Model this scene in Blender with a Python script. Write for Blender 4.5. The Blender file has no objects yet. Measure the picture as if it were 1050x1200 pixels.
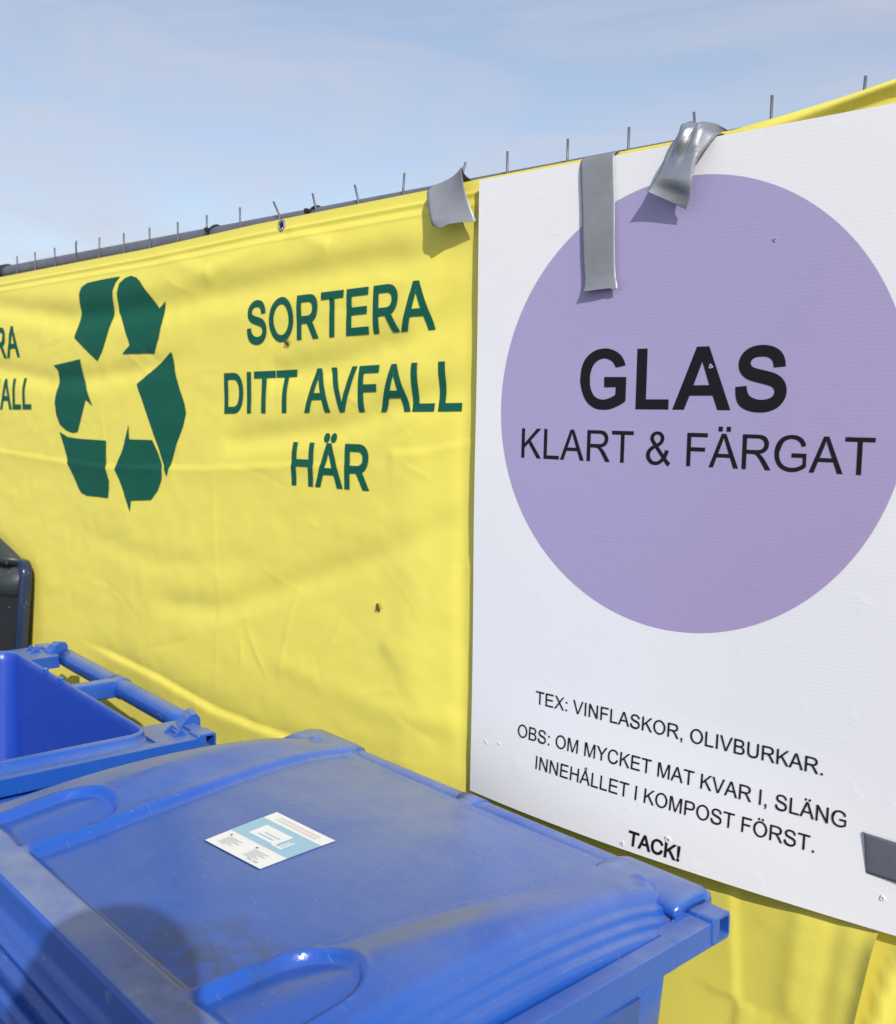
import bpy, bmesh, math, random
import numpy as np
from mathutils import Vector, Matrix

random.seed(7)
SC = bpy.context.scene
COL = SC.collection

# ------------------------------------------------------------------ camera
cam_d = bpy.data.cameras.new('camera')
cam = bpy.data.objects.new('camera', cam_d)
COL.objects.link(cam)
CAM = Vector((0.69672, -1.21588, 1.64438))
cam.matrix_world = Matrix((
    (0.73905392, -0.07627319, 0.66931435, CAM.x),
    (0.6735287, 0.06510201, -0.73628854, CAM.y),
    (0.01258536, 0.99495936, 0.09948608, CAM.z),
    (0, 0, 0, 1)))
cam_d.sensor_fit = 'HORIZONTAL'
cam_d.sensor_width = 36.0
cam_d.lens = 41.08
cam_d.clip_start = 0.02
cam_d.clip_end = 3000
cam_d.dof.use_dof = True
cam_d.dof.focus_distance = 1.45
cam_d.dof.aperture_fstop = 9.0
SC.camera = cam

# ------------------------------------------------------------------ light
TO_SUN = Vector((1.48, -1.0, 1.10)).normalized()
SUN_EL = math.asin(TO_SUN.z)
SUN_AZ = math.atan2(TO_SUN.x, TO_SUN.y)
world = bpy.data.worlds.new('World')
SC.world = world
world.use_nodes = True
wn, wl = world.node_tree.nodes, world.node_tree.links
wn.clear()
w_out = wn.new('ShaderNodeOutputWorld')
w_bg = wn.new('ShaderNodeBackground')
w_bg.inputs['Strength'].default_value = 0.15
sky = wn.new('ShaderNodeTexSky')
sky.sky_type = 'NISHITA'
sky.sun_disc = False
sky.sun_elevation = SUN_EL
sky.sun_rotation = SUN_AZ
sky.air_density = 1.0
sky.dust_density = 1.0
sky.ozone_density = 1.0
w_tc = wn.new('ShaderNodeTexCoord')
w_map = wn.new('ShaderNodeMapping')
w_map.inputs['Rotation'].default_value = (0.0, 0.25, 0.7)
w_map.inputs['Scale'].default_value = (1.0, 3.6, 12.0)
w_ns = wn.new('ShaderNodeTexNoise')
w_ns.inputs['Scale'].default_value = 1.6
w_ns.inputs['Detail'].default_value = 7.0
w_ns.inputs['Roughness'].default_value = 0.55
w_ns.inputs['Distortion'].default_value = 0.6
w_rmp = wn.new('ShaderNodeMapRange')
w_rmp.inputs['From Min'].default_value = 0.36
w_rmp.inputs['From Max'].default_value = 0.74
w_rmp.inputs['To Min'].default_value = 0.30
w_rmp.inputs['To Max'].default_value = 0.80
w_mix = wn.new('ShaderNodeMix')
w_mix.data_type = 'RGBA'
w_mix.inputs['B'].default_value = (4.15, 4.20, 4.90, 1)
wl.new(w_tc.outputs['Generated'], w_map.inputs['Vector'])
wl.new(w_map.outputs['Vector'], w_ns.inputs['Vector'])
wl.new(w_ns.outputs['Fac'], w_rmp.inputs['Value'])
wl.new(w_rmp.outputs['Result'], w_mix.inputs['Factor'])
wl.new(sky.outputs['Color'], w_mix.inputs['A'])
wl.new(w_mix.outputs['Result'], w_bg.inputs['Color'])
wl.new(w_bg.outputs['Background'], w_out.inputs['Surface'])

sun_d = bpy.data.lights.new('sun', 'SUN')
sun_d.energy = 3.85
sun_d.angle = math.radians(0.53)
sun_d.color = (1.0, 0.955, 0.89)
sun = bpy.data.objects.new('sun', sun_d)
sun.rotation_euler = TO_SUN.to_track_quat('Z', 'Y').to_euler()
sun.location = (6, -6, 6)
COL.objects.link(sun)

SC.view_settings.view_transform = 'Standard'
SC.view_settings.look = 'None'
SC.view_settings.exposure = 0.0
SC.view_settings.gamma = 1.0

# ------------------------------------------------------------------ helpers
def tag(o, label=None, cat=None, group=None, kind=None):
    if label: o['label'] = label
    if cat: o['category'] = cat
    if group: o['group'] = group
    if kind: o['kind'] = kind
    return o

def empty(name, loc=(0, 0, 0), rz=0.0):
    o = bpy.data.objects.new(name, None)
    o.empty_display_size = 0.05
    o.location = loc
    o.rotation_euler = (0, 0, rz)
    COL.objects.link(o)
    return o

def link(name, me, mats, parent=None, smooth=True, world_coords=False):
    """one mesh object; world_coords: the vertices are world positions and the parent is an unrotated empty"""
    o = bpy.data.objects.new(name, me)
    for m in (mats if isinstance(mats, (list, tuple)) else [mats]):
        me.materials.append(m)
    if smooth:
        me.polygons.foreach_set('use_smooth', [True] * len(me.polygons))
    COL.objects.link(o)
    if parent is not None:
        o.parent = parent
        if world_coords:
            off = Vector((0, 0, 0))
            p = parent
            while p is not None:
                off += Vector(p.location)
                p = p.parent
            me.transform(Matrix.Translation(-off))
    me.update()
    return o

def mesh_np(name, V, F, idx=None):
    me = bpy.data.meshes.new(name)
    me.from_pydata([tuple(v) for v in V], [], [tuple(f) for f in F])
    if idx is not None:
        me.polygons.foreach_set('material_index', idx)
    me.update()
    return me

def grid_faces(nr, nc):
    i = np.arange(nr - 1)[:, None] * nc + np.arange(nc - 1)[None, :]
    i = i.ravel()
    return np.stack([i, i + 1, i + nc + 1, i + nc], 1)

def bm_mesh(name, bm):
    bmesh.ops.recalc_face_normals(bm, faces=bm.faces)
    me = bpy.data.meshes.new(name)
    bm.to_mesh(me)
    bm.free()
    return me

def bm_box(bm, x0, x1, y0, y1, z0, z1, bev=0.0, seg=3):
    r = bmesh.ops.create_cube(bm, size=1.0)
    vs = r['verts']
    for v in vs:
        v.co = Vector(((x0 + x1) / 2 + v.co.x * (x1 - x0), (y0 + y1) / 2 + v.co.y * (y1 - y0), (z0 + z1) / 2 + v.co.z * (z1 - z0)))
    if bev > 0:
        es = set()
        for v in vs:
            es.update(v.link_edges)
        bmesh.ops.bevel(bm, geom=list(es), offset=bev, segments=seg, profile=0.5, affect='EDGES')

def bm_tube(bm, pts, r, n=12, cap=True):
    pts = [Vector(p) for p in pts]
    rings = []
    for i, p in enumerate(pts):
        a = pts[max(i - 1, 0)]
        b = pts[min(i + 1, len(pts) - 1)]
        t = (b - a).normalized()
        u = t.cross(Vector((0.13, 0.31, 0.94)))
        if u.length < 1e-3:
            u = t.cross(Vector((1, 0, 0)))
        u.normalize()
        w = t.cross(u)
        rr = r[i] if isinstance(r, (list, tuple)) else r
        rings.append([bm.verts.new(p + (u * math.cos(2 * math.pi * k / n) + w * math.sin(2 * math.pi * k / n)) * rr) for k in range(n)])
    for a, b in zip(rings, rings[1:]):
        for k in range(n):
            bm.faces.new((a[k], a[(k + 1) % n], b[(k + 1) % n], b[k]))
    if cap:
        bm.faces.new(rings[0][::-1])
        bm.faces.new(rings[-1])

def vnoise(x, y, seed=0):
    """smooth value noise on arrays, about -1..1"""
    rs = np.random.RandomState(seed)
    T = rs.rand(128, 128) * 2 - 1
    xi, yi = np.floor(x).astype(int), np.floor(y).astype(int)
    fx, fy = x - xi, y - yi
    fx = fx * fx * fx * (fx * (fx * 6 - 15) + 10)
    fy = fy * fy * fy * (fy * (fy * 6 - 15) + 10)
    g = lambda a, b: T[a % 128, b % 128]
    return ((g(xi, yi) * (1 - fx) + g(xi + 1, yi) * fx) * (1 - fy) + (g(xi, yi + 1) * (1 - fx) + g(xi + 1, yi + 1) * fx) * fy)

def sstep(a, b, x):
    t = np.clip((x - a) / (b - a), 0, 1)
    return t * t * (3 - 2 * t)

# ------------------------------------------------------------------ materials
def new_mat(name, base, rough=0.5, metal=0.0, spec=0.5):
    m = bpy.data.materials.new(name)
    m.use_nodes = True
    b = m.node_tree.nodes['Principled BSDF']
    b.inputs['Base Color'].default_value = (*base, 1)
    b.inputs['Roughness'].default_value = rough
    b.inputs['Metallic'].default_value = metal
    b.inputs['Specular IOR Level'].default_value = spec
    return m, m.node_tree.nodes, m.node_tree.links, b

def noise(n, l, scale, detail=4.0, rough=0.55, coord='Object', mscale=None, dist=0.0):
    tc = n.new('ShaderNodeTexCoord')
    ns = n.new('ShaderNodeTexNoise')
    ns.inputs['Scale'].default_value = scale
    ns.inputs['Detail'].default_value = detail
    ns.inputs['Roughness'].default_value = rough
    ns.inputs['Distortion'].default_value = dist
    if mscale:
        mp = n.new('ShaderNodeMapping')
        mp.inputs['Scale'].default_value = mscale
        l.new(tc.outputs[coord], mp.inputs['Vector'])
        l.new(mp.outputs['Vector'], ns.inputs['Vector'])
    else:
        l.new(tc.outputs[coord], ns.inputs['Vector'])
    return ns.outputs['Fac']

def mrange(n, l, src, a, b, c, d):
    r = n.new('ShaderNodeMapRange')
    for k, v in zip(('From Min', 'From Max', 'To Min', 'To Max'), (a, b, c, d)):
        r.inputs[k].default_value = v
    l.new(src, r.inputs['Value'])
    return r.outputs['Result']

def math_node(n, l, op, a, b):
    m = n.new('ShaderNodeMath')
    m.operation = op
    for i, s in enumerate((a, b)):
        if isinstance(s, (int, float)):
            m.inputs[i].default_value = s
        else:
            l.new(s, m.inputs[i])
    return m.outputs[0]

def mixc(n, l, fac, a, b):
    m = n.new('ShaderNodeMix')
    m.data_type = 'RGBA'
    for key, s in (('Factor', fac), ('A', a), ('B', b)):
        if isinstance(s, tuple):
            m.inputs[key].default_value = (*s, 1)
        elif isinstance(s, (int, float)):
            m.inputs[key].default_value = s
        else:
            l.new(s, m.inputs[key])
    return m.outputs['Result']

def bump(n, l, b, h, strength, dist, prev=None):
    bp = n.new('ShaderNodeBump')
    bp.inputs['Strength'].default_value = strength
    bp.inputs['Distance'].default_value = dist
    l.new(h, bp.inputs['Height'])
    if prev is not None:
        l.new(prev, bp.inputs['Normal'])
    l.new(bp.outputs['Normal'], b.inputs['Normal'])
    return bp.outputs['Normal']

def cloth_mat(name, base, dark):
    m, n, l, b = new_mat(name, base, 0.62, 0, 0.35)
    big = noise(n, l, 5.0, 3)
    c = mixc(n, l, mrange(n, l, big, 0.35, 0.7, 0.0, 0.35), base, dark)
    spots = noise(n, l, 70.0, 2)
    c = mixc(n, l, mrange(n, l, spots, 0.70, 0.80, 0.0, 0.25), c, tuple(v * 0.75 for v in base))
    l.new(c, b.inputs['Base Color'])
    b.inputs['Sheen Weight'].default_value = 0.08
    crink = noise(n, l, 55.0, 5, 0.6, mscale=(1, 1, 1.5), dist=0.6)
    p = bump(n, l, b, crink, 0.12, 0.0025)
    # woven threads
    tc = n.new('ShaderNodeTexCoord')
    wv = n.new('ShaderNodeTexWave')
    wv.wave_type = 'BANDS'
    wv.bands_direction = 'Z'
    wv.inputs['Scale'].default_value = 260
    l.new(tc.outputs['Object'], wv.inputs['Vector'])
    bump(n, l, b, wv.outputs['Fac'], 0.06, 0.001, p)
    return m

M_yellow = cloth_mat('yellow_cloth', (0.815, 0.725, 0.122), (0.80, 0.705, 0.105))
M_green = cloth_mat('green_print', (0.006, 0.102, 0.068), (0.005, 0.090, 0.058))
M_green.node_tree.nodes['Principled BSDF'].inputs['Sheen Weight'].default_value = 0.0
M_green.node_tree.nodes['Principled BSDF'].inputs['Specular IOR Level'].default_value = 0.18

def board_mat(name, base, mottling, dark, bumpy=0.25):
    m, n, l, b = new_mat(name, base, 0.45, 0, 0.4)
    s = noise(n, l, 3.0, 3)
    c = mixc(n, l, mrange(n, l, s, 0.3, 0.7, 0.0, mottling), base, dark)
    s2 = noise(n, l, 36.0, 6, 0.7)
    c = mixc(n, l, mrange(n, l, s2, 0.66, 0.82, 0.0, 0.35), c, tuple(v * 0.72 for v in base))
    l.new(c, b.inputs['Base Color'])
    tc = n.new('ShaderNodeTexCoord')
    wv = n.new('ShaderNodeTexWave')
    wv.wave_type = 'BANDS'
    wv.bands_direction = 'Z'
    wv.inputs['Scale'].default_value = 62.0
    wv.inputs['Distortion'].default_value = 0.35
    wv.inputs['Detail'].default_value = 2
    wv.inputs['Detail Scale'].default_value = 0.6
    l.new(tc.outputs['Object'], wv.inputs['Vector'])
    p = bump(n, l, b, wv.outputs['Fac'], bumpy, 0.0011)
    nb = noise(n, l, 22.0, 3)
    bump(n, l, b, mrange(n, l, nb, 0.62, 0.75, 0, 1), 0.12, 0.002, p)
    return m

M_board = board_mat('white_corrugated_plastic', (0.80, 0.805, 0.83), 0.6, (0.775, 0.785, 0.81), 0.035)
M_purple = board_mat('purple_print', (0.365, 0.338, 0.560), 0.8, (0.38, 0.33, 0.545), 0.045)
def pink_fade(m):
    # the colour runs a little pinker towards the lower right of the disc
    n, l = m.node_tree.nodes, m.node_tree.links
    b = n['Principled BSDF']
    src = b.inputs['Base Color'].links[0].from_socket
    tc = n.new('ShaderNodeTexCoord')
    sp = n.new('ShaderNodeSeparateXYZ')
    l.new(tc.outputs['Object'], sp.inputs['Vector'])
    k = math_node(n, l, 'SUBTRACT', sp.outputs['X'], math_node(n, l, 'SUBTRACT', sp.outputs['Z'], 0.62))
    l.new(mixc(n, l, mrange(n, l, k, -0.1, 0.45, 0.0, 0.75), src, (0.385, 0.310, 0.52)), b.inputs['Base Color'])
pink_fade(M_purple)
M_ink = new_mat('black_print', (0.010, 0.010, 0.013), 0.6, 0, 0.18)[0]

def bin_mat(name, base, dust, amount, rough=0.3):
    m, n, l, b = new_mat(name, base, rough, 0, 0.5)
    geo = n.new('ShaderNodeNewGeometry')
    sep = n.new('ShaderNodeSeparateXYZ')
    l.new(geo.outputs['Normal'], sep.inputs['Vector'])
    up = mrange(n, l, sep.outputs['Z'], 0.55, 0.97, 0.10, 1.0)
    big = noise(n, l, 4.2, 5, 0.6, dist=0.8)
    small = noise(n, l, 60.0, 5, 0.7)
    streak = noise(n, l, 9.0, 4, 0.6, mscale=(1.0, 6.0, 6.0))
    d = math_node(n, l, 'MULTIPLY', mrange(n, l, big, 0.30, 0.62, 0.35, 1.0), mrange(n, l, small, 0.25, 0.75, 0.75, 1.0))
    d = math_node(n, l, 'MULTIPLY', d, mrange(n, l, streak, 0.3, 0.7, 0.80, 1.0))
    d = math_node(n, l, 'MULTIPLY', d, up)
    d = math_node(n, l, 'MULTIPLY', d, amount)
    # dust gathers towards the hinge side, the front gets handled
    tc = n.new('ShaderNodeTexCoord')
    sep2 = n.new('ShaderNodeSeparateXYZ')
    l.new(tc.outputs['Object'], sep2.inputs['Vector'])
    d = math_node(n, l, 'MULTIPLY', d, mrange(n, l, sep2.outputs['Y'], -0.42, -0.04, 0.30, 1.25))
    # the flat front bar carries a film of dirt of its own
    bar = math_node(n, l, 'MULTIPLY', mrange(n, l, sep2.outputs['Y'], -0.528, -0.542, 0.0, 1.0), mrange(n, l, sep2.outputs['Z'], 1.095, 1.105, 0.0, 1.0))
    bar = math_node(n, l, 'MULTIPLY', bar, mrange(n, l, sep.outputs['Z'], 0.85, 0.97, 0.0, 1.0))
    d = math_node(n, l, 'MAXIMUM', d, math_node(n, l, 'MULTIPLY', bar, mrange(n, l, noise(n, l, 14.0, 5, 0.65), 0.30, 0.65, 0.22, 0.58)))
    tone = noise(n, l, 2.0, 2)
    base2 = mixc(n, l, mrange(n, l, tone, 0.3, 0.7, 0, 1), base, tuple(v * 0.88 for v in base))
    c = mixc(n, l, d, base2, dust)
    # small dirt specks and scuffs
    sp = noise(n, l, 130.0, 3, 0.6)
    c = mixc(n, l, math_node(n, l, 'MULTIPLY', mrange(n, l, sp, 0.70, 0.78, 0, 0.5), up), c, (0.42, 0.42, 0.42))
    # hairline scratches in two directions
    for sc_, ms in ((30.0, (1.0, 14.0, 1.0)), (34.0, (12.0, 1.5, 1.0))):
        scr = noise(n, l, sc_, 2, 0.5, mscale=ms, dist=0.2)
        c = mixc(n, l, mrange(n, l, scr, 0.70, 0.76, 0, 0.22), c, (0.30, 0.38, 0.55))
    # sticky grime where water stands in the front corner of the panel
    vd = n.new('ShaderNodeVectorMath')
    vd.operation = 'DISTANCE'
    l.new(tc.outputs['Object'], vd.inputs[0])
    vd.inputs[1].default_value = (0.165, -0.50, 1.11)
    gr = math_node(n, l, 'MULTIPLY', mrange(n, l, vd.outputs['Value'], 0.015, 0.12, 1.0, 0.0), mrange(n, l, noise(n, l, 26.0, 6, 0.7, dist=0.5), 0.42, 0.62, 0.0, 0.8))
    c = mixc(n, l, gr, c, (0.050, 0.058, 0.085))
    l.new(c, b.inputs['Base Color'])
    r = mrange(n, l, d, 0.0, 0.7, rough, 0.38)
    l.new(r, b.inputs['Roughness'])
    p = bump(n, l, b, noise(n, l, 420.0, 2), 0.05, 0.0006)
    bump(n, l, b, noise(n, l, 7.0, 3), 0.10, 0.004, p)
    return m

M_blue = bin_mat('blue_plastic', (0.0105, 0.090, 0.46), (0.33, 0.37, 0.43), 0.48, 0.22)
M_blue_in = bin_mat('blue_plastic_clean', (0.011, 0.062, 0.44), (0.22, 0.26, 0.40), 0.28, 0.33)
M_navy = bin_mat('navy_plastic', (0.014, 0.026, 0.075), (0.06, 0.07, 0.10), 0.25, 0.22)
M_grey_dk = bin_mat('dark_grey_plastic', (0.030, 0.040, 0.044), (0.10, 0.11, 0.11), 0.3, 0.4)
M_black = new_mat('black_rubber', (0.008, 0.008, 0.009), 0.7)[0]

def metal_mat(name, base, rough, metal, sc=60.0):
    m, n, l, b = new_mat(name, base, rough, metal, 0.5)
    s = noise(n, l, sc, 4, 0.6)
    c = mixc(n, l, mrange(n, l, s, 0.35, 0.7, 0, 0.8), base, tuple(v * 0.72 for v in base))
    l.new(c, b.inputs['Base Color'])
    l.new(mrange(n, l, s, 0.3, 0.7, rough * 0.85, min(1, rough * 1.25)), b.inputs['Roughness'])
    bump(n, l, b, s, 0.1, 0.001)
    return m

M_pipe = metal_mat('galvanised_pipe', (0.17, 0.18, 0.21), 0.5, 0.35, 26.0)
M_wire = metal_mat('galvanised_wire', (0.16, 0.17, 0.20), 0.5, 0.4, 80.0)
M_chrome = metal_mat('grommet_metal', (0.62, 0.62, 0.64), 0.25, 0.9)
M_tape = metal_mat('silver_duct_tape', (0.42, 0.44, 0.48), 0.33, 0.7, 14.0)
M_tape_flat = metal_mat('matt_duct_tape', (0.30, 0.315, 0.345), 0.46, 0.3, 14.0)
M_tape_dk = metal_mat('grey_duct_tape', (0.165, 0.18, 0.22), 0.5, 0.25, 14.0)
for m_ in (M_tape, M_tape_flat, M_tape_dk):
    n, l = m_.node_tree.nodes, m_.node_tree.links
    b = n['Principled BSDF']
    prev = b.inputs['Normal'].links[0].from_socket
    p = bump(n, l, b, noise(n, l, 30.0, 4, 0.6, mscale=(1.0, 1.0, 3.0), dist=0.8), 0.25, 0.002, prev)
    bump(n, l, b, noise(n, l, 900.0, 1), 0.15, 0.0003, p)
M_tape_in = new_mat('tape_adhesive', (0.72, 0.72, 0.72), 0.6)[0]
M_fly = new_mat('insect_brown', (0.030, 0.018, 0.008), 0.4)[0]
M_wing = new_mat('insect_wing', (0.16, 0.12, 0.05), 0.3)[0]
M_st_white = new_mat('sticker_white', (0.80, 0.81, 0.82), 0.35)[0]
M_st_blue = new_mat('sticker_light_blue', (0.30, 0.52, 0.68), 0.35)[0]
M_st_grey = new_mat('sticker_grey_print', (0.50, 0.50, 0.52), 0.4)[0]
M_st_tan = new_mat('sticker_tan_print', (0.66, 0.62, 0.58), 0.4)[0]

mg, n, l, b = new_mat('gravel_ground', (0.22, 0.20, 0.17), 0.9)
c = mixc(n, l, noise(n, l, 35.0, 6, 0.7), (0.10, 0.095, 0.085), (0.30, 0.28, 0.24))
c = mixc(n, l, mrange(n, l, noise(n, l, 1.3, 4), 0.45, 0.65, 0, 0.7), c, (0.07, 0.10, 0.035))
l.new(c, b.inputs['Base Color'])
bump(n, l, b, noise(n, l, 60.0, 5), 0.6, 0.02)

# ------------------------------------------------------------------ ground
bm = bmesh.new()
bmesh.ops.create_grid(bm, x_segments=40, y_segments=40, size=900)
tag(link('ground', bm_mesh('ground', bm), mg, smooth=False), kind='structure')

# ------------------------------------------------------------------ lettering
EM = 2048.0
GL = {
 'A': (1366, 'M-3 0L560 1466H769L1369 0H1148L977 444H364L203 0ZM420 602H917L764 1008Q694 1193 660 1312Q632 1171 581 1032Z'),
 'B': (1366, 'M150 0V1466H700Q868 1466 969 1421T1128 1284T1186 1091Q1186 997 1135 914T981 780Q1114 741 1185 647T1257 425Q1257 322 1213 233T1106 97T944 24T709 0ZM344 850H661Q790 850 846 867Q920 889 957 940T995 1068Q995 1141 960 1196T860 1272T637 1293H344ZM344 173H709Q803 173 841 180Q908 192 953 220T1027 301T1056 425Q1056 507 1014 567T897 652T683 677H344Z'),
 'C': (1479, 'M1204 514L1398 465Q1337 226 1178 100T791 -25Q554 -25 405 71T179 351T102 744Q102 974 190 1145T440 1406T797 1495Q1017 1495 1167 1383T1376 1068L1185 1023Q1134 1177 1037 1250T793 1331Q624 1331 510 1250T351 1032T305 745Q305 566 357 432T519 233T757 167Q925 167 1045 264T1204 514Z'),
 'D': (1479, 'M158 0V1466H663Q834 1466 924 1445Q1050 1416 1139 1340Q1255 1242 1312 1089T1370 741Q1370 574 1331 445T1231 231T1097 99T922 25T687 0ZM352 173H665Q810 173 892 200T1024 276Q1093 345 1131 461T1170 744Q1170 974 1094 1098T910 1264Q832 1293 659 1293H352Z'),
 'E': (1366, 'M162 0V1466H1222V1293H356V844H1167V672H356V173H1256V0Z'),
 'F': (1251, 'M168 0V1466H1157V1293H362V839H1050V666H362V0Z'),
 'G': (1593, 'M844 575V747L1465 748V204Q1322 90 1170 32T858 -25Q642 -25 465 67T199 335T109 726Q109 941 199 1126T458 1402T847 1492Q1004 1492 1131 1441T1331 1299T1435 1064L1260 1016Q1225 1127 1173 1190T1024 1292T849 1330Q733 1330 648 1294T512 1201T428 1075Q373 930 308 743Q308 543 376 408T576 211T860 149Q995 149 1124 202T1320 316V575Z'),
 'H': (1479, 'M164 0V1466H358V864H1120V1466H1314V0H1120V691H358V0Z'),
 'I': (569, 'M191 0V1466H385V0Z'),
 'K': (1366, 'M150 0V1466H344V739L1072 1466H1335L720 872L1362 0H1106L584 742L344 508V0Z'),
 'L': (1139, 'M150 0V1466H344V173H1067V0Z'),
 'M': (1706, 'M152 0V1466H444L791 428Q839 283 861 211Q886 291 939 446L1290 1466H1551V0H1364V1227L938 0H763L339 1248V0Z'),
 'N': (1479, 'M156 0V1466H355L1125 315V1466H1311V0H1112L342 1152V0Z'),
 'P': (1366, 'M158 0V1466H711Q857 1466 934 1452Q1042 1434 1115 1383T1232 1242T1277 1042Q1277 855 1158 725T728 596H352V0ZM352 769H731Q918 769 996 838T1075 1036Q1075 1127 1029 1191T908 1277Q859 1293 727 1293H352Z'),
 'R': (1479, 'M161 0V1466H811Q1007 1466 1109 1426T1272 1287T1333 1066Q1333 910 1232 803T920 667Q997 630 1037 594Q1122 516 1198 399L1453 0H1209L1015 305Q930 437 875 507T776 605T688 644Q655 651 580 651H355V0ZM355 819H772Q905 819 980 846T1094 934T1133 1066Q1133 1172 1056 1240T814 1309H355Z'),
 'S': (1366, 'M92 471L275 487Q288 377 335 306T483 192T708 149Q819 149 904 182T1030 272T1072 398Q1072 467 1032 518T900 605Q841 628 639 676T356 768Q252 822 201 904T150 1086Q150 1196 212 1291T395 1441T669 1491Q828 1491 949 1440T1135 1289T1206 1067L1020 1053Q1004 1187 920 1255T674 1324Q504 1324 426 1262T349 1111Q349 1035 403 986Q460 936 688 884T1001 794Q1133 732 1196 636T1259 414Q1259 290 1188 180T984 10T689 -51Q477 -51 334 11T111 197T92 471Z'),
 'T': (1251, 'M531 0V1293H48V1466H1210V1293H725V0Z'),
 'U': (1479, 'M1120 1466H1314V619Q1314 398 1264 268T1083 56T741 -25Q538 -25 409 45T217 249T161 619V1466H355V620Q355 437 389 350T506 217T715 170Q920 170 1020 260T1120 620Z'),
 'V': (1366, 'M577 0L9 1466H219L600 401Q646 273 677 161Q711 281 756 401L1152 1466H1350L776 0Z'),
 'X': (1366, 'M9 0L576 764L76 1466H307L573 1090Q656 973 691 910Q740 990 807 1077L1102 1466H1313L798 775L1353 0H1113L744 523Q713 568 680 621Q631 541 610 511L242 0Z'),
 'Y': (1366, 'M571 0V621L6 1466H242L531 1024Q611 900 680 776Q746 891 840 1035L1124 1466H1350L765 621V0Z'),
 '&': (1366, 'M973 175Q882 74 774 23T542 -27Q311 -27 175 129Q65 256 65 413Q65 553 155 665T424 863Q322 980 288 1053T254 1194Q254 1310 359 1400T625 1491Q777 1491 874 1397T971 1173Q971 960 688 808L957 465Q1003 555 1028 673L1219 632Q1170 437 1087 312Q1190 175 1320 82L1196 -65Q1085 6 973 175ZM595 936Q715 1007 750 1060T785 1179Q785 1255 737 1303T616 1351T495 1304T446 1189Q446 1154 464 1115T520 1028ZM857 320L519 738Q370 649 318 572T266 422Q266 329 340 229T549 129Q632 129 721 181T857 320Z'),
 '.': (569, 'M186 0V205H391V0Z'),
 ',': (569, 'M182 0V205H387V0Q387 -113 347 -182T220 -290L170 -213Q225 -189 251 -142T280 0Z'),
 ':': (569, 'M185 857V1062H390V857ZM185 0V205H390V0Z'),
 '!': (640, 'M232 364L177 1090V1466H408V1090L356 364ZM190 0V205H394V0Z'),
 ' ': (569, ''),
}
STRAIGHT_R = 'M161 0V1466H760Q960 1466 1070 1420T1245 1270T1300 1040Q1300 860 1210 740T960 575L1330 0H1090L740 550H355V0ZM355 730H760Q900 730 990 805T1085 1020Q1085 1160 1000 1225T770 1290H355Z'

def parse(path):
    import re
    toks = re.findall(r'[MLHVQTZ]|-?\d+\.?\d*', path)
    out, cur, i, cmd = [], [], 0, None
    x = y = 0.0
    qx = qy = None
    while i < len(toks):
        if toks[i].isalpha():
            cmd = toks[i]
            i += 1
            if cmd == 'Z':
                if len(cur) > 2:
                    if (Vector(cur[0]) - Vector(cur[-1])).length < 1:
                        cur.pop()
                    out.append(cur)
                cur = []
                continue
        f = lambda k: float(toks[i + k])
        if cmd in 'ML':
            x, y = f(0), f(1); i += 2
            cur.append((x, y)); qx = None
        elif cmd == 'H':
            x = f(0); i += 1; cur.append((x, y)); qx = None
        elif cmd == 'V':
            y = f(0); i += 1; cur.append((x, y)); qx = None
        else:
            if cmd == 'Q':
                cx, cy, nx, ny = f(0), f(1), f(2), f(3); i += 4
            else:
                cx, cy = (2 * x - qx, 2 * y - qy) if qx is not None else (x, y)
                nx, ny = f(0), f(1); i += 2
            for k in range(1, 6):
                t = k / 5
                cur.append(((1 - t) ** 2 * x + 2 * t * (1 - t) * cx + t * t * nx, (1 - t) ** 2 * y + 2 * t * (1 - t) * cy + t * t * ny))
            x, y, qx, qy = nx, ny, cx, cy
    return out

def ell(cx, cy, rx, ry, n=44):
    return [(cx + rx * math.cos(2 * math.pi * k / n), cy + ry * math.sin(2 * math.pi * k / n)) for k in range(n)]

def box2(x0, x1, y0, y1):
    return [(x0, y0), (x1, y0), (x1, y1), (x0, y1)]

def glyph(ch, style):
    if ch == 'O':
        return 1593, [ell(800, 733, 701, 758), ell(800, 733, 500, 592)]
    if ch in 'ÄÖÅ':
        w, p = glyph({'Ä': 'A', 'Ö': 'O', 'Å': 'A'}[ch], style)
        c = 683 if ch != 'Ö' else 800
        if ch == 'Å':
            return w, p + [ell(c, 1655, 175, 165, 24), ell(c, 1655, 92, 85, 24)]
        if style == 'banner':
            return w, p + [ell(c - 190, 1690, 125, 125, 24), ell(c + 190, 1690, 125, 125, 24)]
        return w, p + [box2(c - 285, c - 90, 1560, 1765), box2(c + 90, c + 285, 1560, 1765)]
    if ch == 'S':
        # open the lower terminal: keep the outline but leave out the closing sliver
        w, path = GL['S']
        return w, parse(path.replace('T111 197T92 471Z', 'T145 175Q92 290 92 471Z'))
    w, path = GL[ch]
    if ch == 'R' and style == 'banner':
        path = STRAIGHT_R
    return w, parse(path)

def line_polys(text, style='plain'):
    polys, pen = [], 0.0
    for ch in text:
        w, ps = glyph(ch, style)
        polys += [[(x + pen, y) for x, y in p] for p in ps]
        pen += w + (40 if style == 'banner' else 0)
    return polys

def fit_line(text, x0, x1, base, cap, style='plain', slope=0.0):
    """outlines of a line of capitals whose ink runs from x0 to x1 on the given baseline"""
    ps = line_polys(text, style)
    a = min(p[0] for q in ps for p in q)
    bb = max(p[0] for q in ps for p in q)
    s = (x1 - x0) / (bb - a)
    sz = cap / 1466.0
    return [[(x0 + (x - a) * s, base + y * sz + slope * (x - a) * s) for x, y in q] for q in ps]

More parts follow.
